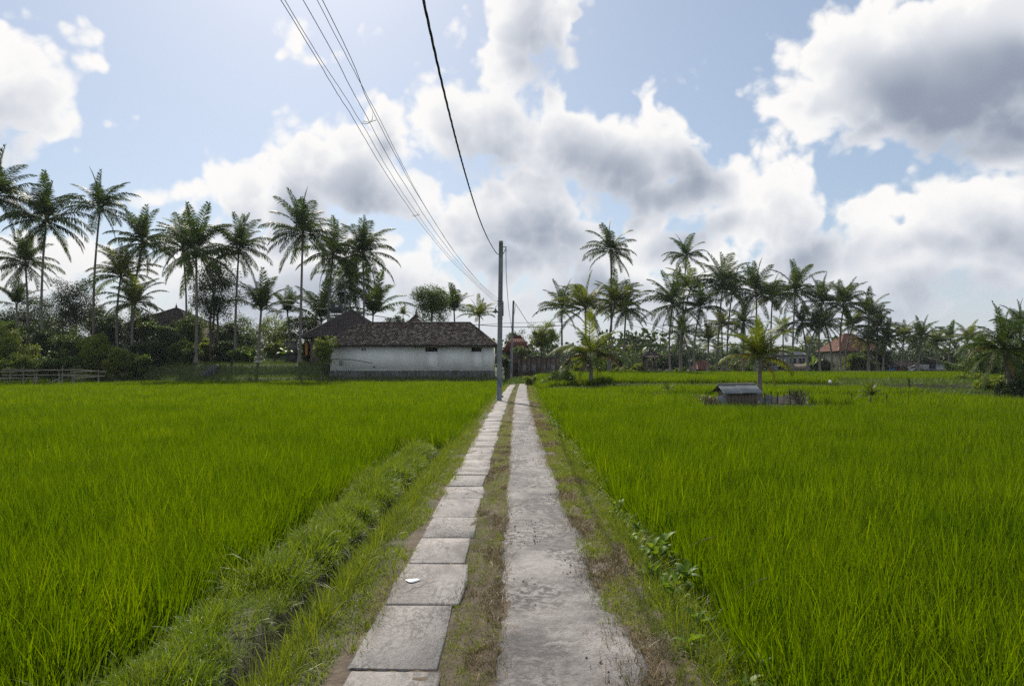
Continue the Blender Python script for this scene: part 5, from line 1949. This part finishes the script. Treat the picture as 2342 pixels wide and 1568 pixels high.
simple_house('village_house', 'beige two storey house with orange tiled roof behind the palm row', 1911, 2016, 803, 764, 126, 8, 'beige_render', 'roof_tile_orange', .42, .9, 3)
simple_house('village_house', 'low house with red roof beyond the palm trunks', 1594, 1632, 845, 828, 130, 5, 'grey_render', 'roof_red', .2, .3)
simple_house('village_house', 'grey hazy two storey building behind the thatched hut', 1800, 1846, 812, 806, 142, 6, 'grey_render', 'metal_sheet', .05, .2, 2)
simple_house('village_shed', 'small grey shed left of the thatched hut', 1770, 1799, 848, 839, 112, 3, 'grey_render', 'metal_sheet', .02, .2, cat='shed')
simple_house('yard_shelter', 'dark low shelter with flat tiled roof behind the motorbikes', 2022, 2110, 838, 826, 122, 6, 'dark_wood', 'roof_tile_dark', .1, .3, cat='shelter')
simple_house('yard_shelter', 'long low shack with pale roof right of the motorbikes', 2112, 2182, 846, 836, 106, 5, 'brick_wall', 'metal_sheet', .05, .4, cat='shelter', door=True)
simple_house('village_house', 'dark walled house half hidden right of the thatched hut', 1868, 1906, 836, 826, 116, 5, 'brick_wall', 'roof_tile_dark', .2, .3)
block_wall('yard_wall', 'pale rendered yard wall under the orange roofed house', 1903, 2008, 849, 110, 'pale_render', .2)


def thatched_hut():
    d = 108
    a, b = at(1797, 842, d), at(1847, 842, d)
    g = float(H(a[0], d)) - .05
    root = thing('thatched_hut', (a[0], d, g), 'open field hut with brown thatched roof among the palm trunks', 'hut')
    W = b[0] - a[0]
    ze, zr = a[2] - g, at(1800, 832, d + 1)[2] - g
    for x in (.15, W / 2, W - .15):
        for y in (.1, 2.2):
            MB().tube([(x, y, 0), (x, y, ze + .2)], .07, 6).build('post', 'dark_wood', root)
    MB().box((.1, .05, .55), (W - .1, 2.2, .66)).build('bench', 'weathered_board', root)
    MB().box((.1, 2.2, .66), (W - .1, 2.26, 1.2)).build('back_board', 'weathered_board', root)
    mb = MB()
    n = 16
    xs = np.linspace(-.3, W + .3, n)
    lo_ = np.stack([xs, 0 * xs - .5, ze - .1 + rng.normal(0, .05, n)], -1)
    md = np.stack([xs, 0 * xs + 1.15, zr + rng.normal(0, .03, n)], -1)
    hi_ = np.stack([xs, 0 * xs + 2.8, ze - .1 + rng.normal(0, .05, n)], -1)
    i = np.arange(n - 1)
    V = np.concatenate([lo_, md, hi_])
    V = np.concatenate([V, V - (0, 0, .16)])
    F = np.concatenate([np.stack([i, i + 1, n + i + 1, n + i], -1), np.stack([n + i, n + i + 1, 2 * n + i + 1, 2 * n + i], -1)])
    mb.add(V, np.concatenate([F, F[:, ::-1] + 3 * n, np.stack([i, 3 * n + i, 3 * n + i + 1, i + 1], -1)]))
    mb.build('roof', 'thatch', root)


thatched_hut()


def stone_table():
    d = 100
    for u, w, lab in ((1655, 6, 'mushroom shaped stone table between the palm trunks'),):
        a = at(u, 846, d)
        g = float(H(a[0], d)) - .03
        root = thing('stone_table', (a[0], d, g), lab, 'table')
        h = a[2] - g
        MB().lathe([(.35, 0), (.26, .2), (.2, h * .6), (.28, h - .1)], 10).build('pedestal', 'brick_wall', root, True)
        MB().lathe([(0, h - .1), (.55, h - .1), (.6, h), (.55, h + .08), (0, h + .1)], 12).build('table_top', 'brick_wall', root, True)


stone_table()


def motorbike(u, v, d, rz, paint, label):
    a = at(u, v, d)
    g = float(H(a[0], d))
    root = thing('motorbike', (a[0], d, g), label, 'motorbike', 'motorbikes parked in the yard', R(rz))
    for x in (-.6, .6):
        t = MB()
        th = np.linspace(0, 2 * np.pi, 17)
        t.tube(np.stack([x + .24 * np.cos(th), 0 * th, .29 + .24 * np.sin(th)], -1), .055, 6, cap=False)
        w = t.build('wheel', 'black_rubber', root, True)
        MB().tube([(x, -.05, .29), (x, .05, .29)], .10, 10).build('rim', 'steel', w, True)
    MB().tube([(.45, 0, .45), (.2, 0, .34), (-.2, 0, .36), (-.45, 0, .62), (-.75, 0, .72)], [.1, .13, .15, .14, .05], 8).build('body', paint, root, True)
    MB().tube([(.2, 0, .78), (-.15, 0, .82), (-.6, 0, .86)], [.06, .12, .08], 8).build('seat', 'black_rubber', root, True)
    MB().tube([(.6, 0, .29), (.5, 0, .6), (.42, 0, .98)], [.05, .09, .05], 7).build('front_fork', paint, root, True)
    MB().tube([(.36, -.33, 1.02), (.43, 0, 1.0), (.36, .33, 1.02)], .022, 6).build('handlebar', 'black_rubber', root)
    MB().lathe([(0, 0), (.09, .02), (.1, .08), (0, .12)], 10, (.52, 0, .9)).build('headlight', 'white_plastic', root, True)


motorbike(2040, 864, 104, 100, 'blue_paint', 'blue parked motorbike beside the yard wall end')
motorbike(2060, 863, 106, 70, 'red_paint', 'red parked motorbike in the middle of the yard')
motorbike(2068, 863, 107, 95, 'black_rubber', 'black parked motorbike behind the red one')
motorbike(2086, 863, 106, 110, 'white_plastic', 'pale parked motorbike next to the long low shack')


def slat_fence():
    a, b = at(2211, 913, 44), at(2300, 916, 43)
    g = float(H(a[0], 44))
    root = thing('slatted_fence', (a[0], 44, g), 'low reddish slatted fence at the paddy edge under the bushy palm', 'fence')
    L = b[0] - a[0]
    h = at(2211, 896, 44)[2] - g
    n = 22
    for k in range(n):
        x = L * k / n
        MB().box((x, -.012, 0), (x + L / n * .55, .012, h * rng.uniform(.92, 1.04))).build('slat', 'weathered_board', root)
    for z in (h * .3, h * .8):
        MB().box((-.05, .014, z), (L + .05, .05, z + .06)).build('rail', 'brick_wall', root)
    for x in (0, L * .33, L * .66, L):
        MB().box((x - .05, .052, 0), (x + .05, .14, h * 1.1)).build('post', 'brick_wall', root)


slat_fence()

# side road past the pavilion
q = [at(1505, 858, 98), at(1562, 858, 100), at(1560, 850, 118), at(1535, 850, 120)]
q2 = []
for k in range(12):
    f = k / 11
    l, r_ = q[0] * (1 - f) + q[3] * f, q[1] * (1 - f) + q[2] * f
    for p_ in (l, r_):
        q2.append((p_[0], p_[1], float(H(p_[0], p_[1])) + .03))
i = np.arange(11)[:, None] * 2
structure(link('road', mesh_np('road', q2, i + np.array([[0, 1, 3, 2]]), 'road_surface')), 'pale village road beside the pavilion')

# distant wood closing the horizon: one mass
r = np.random.default_rng(5)
C = []
for k in range(900):
    x = r.uniform(-260, 300)
    y = r.uniform(170, 290)
    if abs(x) > .8 * y + 10:
        continue
    z = float(H(x, y)) + r.uniform(.5, 1) * r.uniform(1.5, 10) * (.6 + .4 * math.sin(x * .07))
    C.append((x, y, z))
C = np.array(C)
V, F = leaf_cloud(C, r.uniform(1.8, 3.8, len(C)), 100, 1.5, r, .8)
tag(link('distant_wood', mesh_np('distant_wood', V, F, 'tree_leaf_dark')), 'far wooded skyline in the haze behind the village', 'wood', kind='stuff')
mb = MB()
xs = np.linspace(-900, 900, 60)
ridge = np.stack([xs, 0 * xs + 420, 8 + 3 * np.sin(xs * .013) + 2 * np.sin(xs * .041)], -1)
foot = ridge * (1, 1, 0) + (0, -90, 0.5)
back = ridge * (1, 1, 0) + (0, 120, 0.5)
i = np.arange(59)
structure(link('hills', mesh_np('hills', np.concatenate([foot, ridge, back]), np.concatenate([np.stack([i, i + 1, 60 + i + 1, 60 + i], -1), np.stack([60 + i, 60 + i + 1, 120 + i + 1, 120 + i], -1)]), 'far_hill', True)), 'low far hills')


# ------------------------------------------------------------------ banks, weeds and litter
def bank_grass():
    LUSH = [tuft('bank_tuft', 'tree_leaf', 18, .34, .3, .02, .14, .5, .7, 800 + k, segs=2) for k in range(5)]
    P, S = [], []
    x, y = grid_points(-56, -1.9, 72.6, 79, 10)
    k = view_keep(x, y, 2) & ~((x > -19.4) & (y > 74.2)) & ~((x > -34.6) & (x < -32.2) & (y > 75) & (y < 78.5))
    P.append(np.stack([x[k], y[k], H(x[k], y[k])], -1))
    x, y = grid_points(-56, -21, 79, 92, 4)
    k = view_keep(x, y, 2)
    P.append(np.stack([x[k], y[k], H(x[k], y[k])], -1))
    x, y = grid_points(2.5, 60, 27, 100, 9)
    e = 52 + 1.5 * np.sin(x * .16)
    b1 = 33.5 + .10 * (x - 12) + .8 * np.sin(x * .35)
    b2 = 41.5 + 1.2 * np.sin(x * .22 + 1)
    b3 = 72 + np.sin(x * .2)
    k = ((y > e - 2.2) & (y < e + .8)) | ((np.abs(y - b1) < .4) & (x > 9.5)) | ((x > 7.6) & (x < 13.8) & (y > 28.6) & (y < 33.6)) | ((y > b2 - .5) & (y < b2 + .7) & (x > 6.5)) | (np.abs(y - b3) < .6) | ((y > 91.5) & (rng.random(len(x)) < .5)) | ((x > 22.5) & (y > 36) & (y < 60))
    k &= view_keep(x, y, 2) & ~((x > 8.4) & (x < 13) & (y > 29.2) & (y < 33))
    P.append(np.stack([x[k], y[k], H(x[k], y[k])], -1))
    nb = (sum(len(q) for q in P[:2]), sum(len(q) for q in P))
    x, y = grid_points(-1.5, 5, 63, 84, 12)
    k = ~((np.abs(x - bend(y) - .0) < 0.9) & (y < 67))
    P.append(np.stack([x[k], y[k], H(x[k], y[k])], -1))
    P = np.concatenate(P)
    S = rng.uniform(.6, 1.3, len(P))
    S[nb[0]:nb[1]] *= np.where((P[nb[0]:nb[1], 1] < 90) & (P[nb[0]:nb[1], 0] < 23), .5, 1)
    scatter('bank_grass', P, S, LUSH, 'rough dark grass over the banks and plot edges', 'grass', .25)


bank_grass()


def weed_leaf(name, L, W, el, seed):
    r = np.random.default_rng(seed)
    t = np.linspace(0, 1, 6)
    th = el - .9 * t ** 1.5
    px = np.concatenate([[0], np.cumsum(np.cos(th[1:]) * L / 5)])
    pz = np.concatenate([[0], np.cumsum(np.sin(th[1:]) * L / 5)])
    w = W * np.array([.08, .75, 1, .85, .5, .02])
    c = np.stack([px, 0 * t, pz], -1)
    l = c + np.stack([0 * t, w / 2, .2 * w], -1)
    q = c + np.stack([0 * t, -w / 2, .2 * w], -1)
    i = np.arange(5)
    return mesh_np(name, np.concatenate([l, c, q]), np.concatenate([np.stack([i, i + 1, 7 + i, 6 + i], -1), np.stack([6 + i, 7 + i, 13 + i, 12 + i], -1)]), 'weed_leaf', True)


WL = [weed_leaf('leaf', .17, .075, R(e), 600 + k) for k, e in enumerate((75, 55, 40, 20, 65))]


def weed(x, y, s, n, label, group, seed):
    r = random.Random(seed)
    xw = x + float(bend(y))
    z = float(H(xw, y)) - .01
    root = thing('broadleaf_weed', (xw, y, z), label, 'weed', group)
    mb = MB()
    tips = []
    for k in range(max(2, n // 6)):
        a = r.random() * 6.28
        l = r.uniform(.12, .26) * s
        e = np.array([math.cos(a) * l * .6, math.sin(a) * l * .6, l])
        mb.tube([(0, 0, 0), e * .5 + np.array([0, 0, .02]), e], [.006, .005, .003], 5)
        tips.append(e)
    mb.build('stem', 'weed_leaf', root)
    for k in range(n):
        e = tips[k % len(tips)] * r.uniform(.45, 1.0)
        link('leaf', r.choice(WL), root, e, (R(r.uniform(-20, 20)), R(r.uniform(-25, 15)), r.random() * 6.28), s * r.uniform(.6, 1.15))


weed(1.32, 6.55, 1.0, 30, 'largest broad leaved weed with bright lit leaves on the verge', None, 1)
weed(1.36, 5.95, .85, 24, 'broad leaved weed with dark glossy leaves next to the largest one', None, 2)
WG = 'small broad leaved weeds along the verge'
rw = random.Random(3)
for k in range(120):
    y = 2.4 + 26 * rw.random() ** 1.5
    weed(rw.uniform(1.10, 1.46), y, rw.uniform(.30, .75), rw.choice((8, 10, 12)), 'small broad leaved weed on the verge by the duck shed paddy', WG, 10 + k)


def reeds():
    """long arching seed stalks leaning out of the paddy edge"""
    for k, (x, y, s) in enumerate([(1.45, 5.2, .62), (1.42, 6.6, .6)]):
        r = random.Random(k)
        xw = x + float(bend(y))
        root = thing('grass_stalk', (xw, y, float(H(xw, y)) - .02), 'long arching dry grass stalk leaning over the paddy edge', 'grass stalk', 'arching stalks at the paddy edge')
        a = r.uniform(-.5, .5)
        t = np.linspace(0, 1, 9)
        pts = np.stack([s * .75 * t ** 1.6 * math.cos(a), s * .4 * t * math.sin(a), s * (.95 * t - .30 * t ** 2.4)], -1)
        MB().tube(pts, np.linspace(.002, .0012, 9), 4).build('stem', 'dry_blade', root)
        MB().tube(pts[6:], [.002, .0035, .002], 5).build('seed_head', 'dry_blade', root)


reeds()

# litter on the slab, clod by the pole
p_ = at(943, 1325, 5.68)
n = 14
th = np.linspace(0, 2 * np.pi, n, endpoint=False)
rad = .036 + .006 * np.sin(3 * th)
V = np.concatenate([[(0, 0, .012)], np.stack([rad * 1.15 * np.cos(th), rad * np.sin(th), .006 + .004 * np.sin(2 * th)], -1), np.stack([rad * 1.1 * np.cos(th), rad * .95 * np.sin(th), 0 * th], -1)])
i = np.arange(n)
tag(link('litter', mesh_np('litter', V, [np.stack([0 * i, 1 + i, 1 + (i + 1) % n], -1), np.stack([1 + i, 1 + n + i, 1 + n + (i + 1) % n, 1 + (i + 1) % n], -1)], 'white_plastic'), None, (-.785, 5.66, .010), None, (1.3, 1.3, .5)), 'crumpled white scrap lying on a slab', 'litter')


def rock(name, x, y, s, label, seed, mat='plinth_grey'):
    import bmesh
    bm = bmesh.new()
    bmesh.ops.create_icosphere(bm, subdivisions=2, radius=s)
    r = random.Random(seed)
    for v in bm.verts:
        v.co *= r.uniform(.75, 1.15)
        v.co.z *= .55
    me = bpy.data.meshes.new(name)
    bm.to_mesh(me)
    bm.free()
    me.materials.append(MATS[mat])
    return tag(link(name, me, None, (x, y, float(H(x, y)) + s * .25)), label, 'clod')


rock('earth_clod', -.62, 38.5, .16, 'dark clod of earth on the verge behind the near pole', 1, 'dark_wood')
rock('earth_clod', b2[0] - .05, PY2 - .25, .3, 'dark mound of earth at the foot of the far pole', 2, 'dark_wood')

# ------------------------------------------------------------------ haze
mb = MB()
mb.box((-1200, -60, -3), (1200, 640, 24))
me = mb.mesh('haze', None)
m, nt = _nt('haze_air')
pv = nt.nodes.new('ShaderNodeVolumePrincipled')
pv.inputs['Color'].default_value = (0.86, 0.92, 1.0, 1)
pv.inputs['Density'].default_value = 0.00018
pv.inputs['Anisotropy'].default_value = 0.0
o = nt.nodes.new('ShaderNodeOutputMaterial')
lk(nt, pv.outputs[0], o.inputs['Volume'])
me.materials.append(m)
HAZE = link('haze', me)
tag(HAZE, 'thin pale haze over the fields and village', 'haze', kind='stuff')


def lane_crumbs():
    """crumbs of broken concrete and dry mud lying on the lane"""
    import bmesh
    ms = []
    for k in range(4):
        bm = bmesh.new()
        bmesh.ops.create_icosphere(bm, subdivisions=1, radius=.012)
        r = random.Random(k)
        for v in bm.verts:
            v.co *= r.uniform(.6, 1.2)
            v.co.z *= .5
        me = bpy.data.meshes.new('crumb')
        bm.to_mesh(me)
        bm.free()
        me.materials.append(MATS['crumb_mud'])
        ms.append(me)
    x, y = grid_points(-.06, .66, 1.6, 26, 260)
    k = (vnoise(x, y, 1.5, 31) > .58) & (rng.random(len(x)) < .5)
    x, y = x[k], y[k]
    P = np.stack([x + bend(y), y, np.full(len(x), .014)], -1)
    scatter('lane_crumbs', P, rng.uniform(.25, 1.0, len(P)) ** 1.6, ms, 'dark crumbs of mud and broken concrete strewn on the lane', 'gravel', .3)
    # loose straw at the lane edges
    e = np.concatenate([strip(.52, .80, 1.4, 30, 130, lambda x, y: vnoise(x, y, 1.2, 33) > .45), strip(-.16, .0, 1.4, 30, 90, lambda x, y: vnoise(x, y, 1.2, 34) > .4), strip(-.98, -.82, 1.4, 30, 130, lambda x, y: vnoise(x, y, 1.2, 35) > .45)])
    e[:, 2] = .015
    scatter('loose_straw', e, rng.uniform(.5, 1.1, len(e)), STRAW, 'loose dry straw along the edges of lane and slabs', 'straw', .15)


surf('crumb_mud', [(0.06, 0.055, 0.05), (0.12, 0.11, 0.10)], 9, .95)
lane_crumbs()
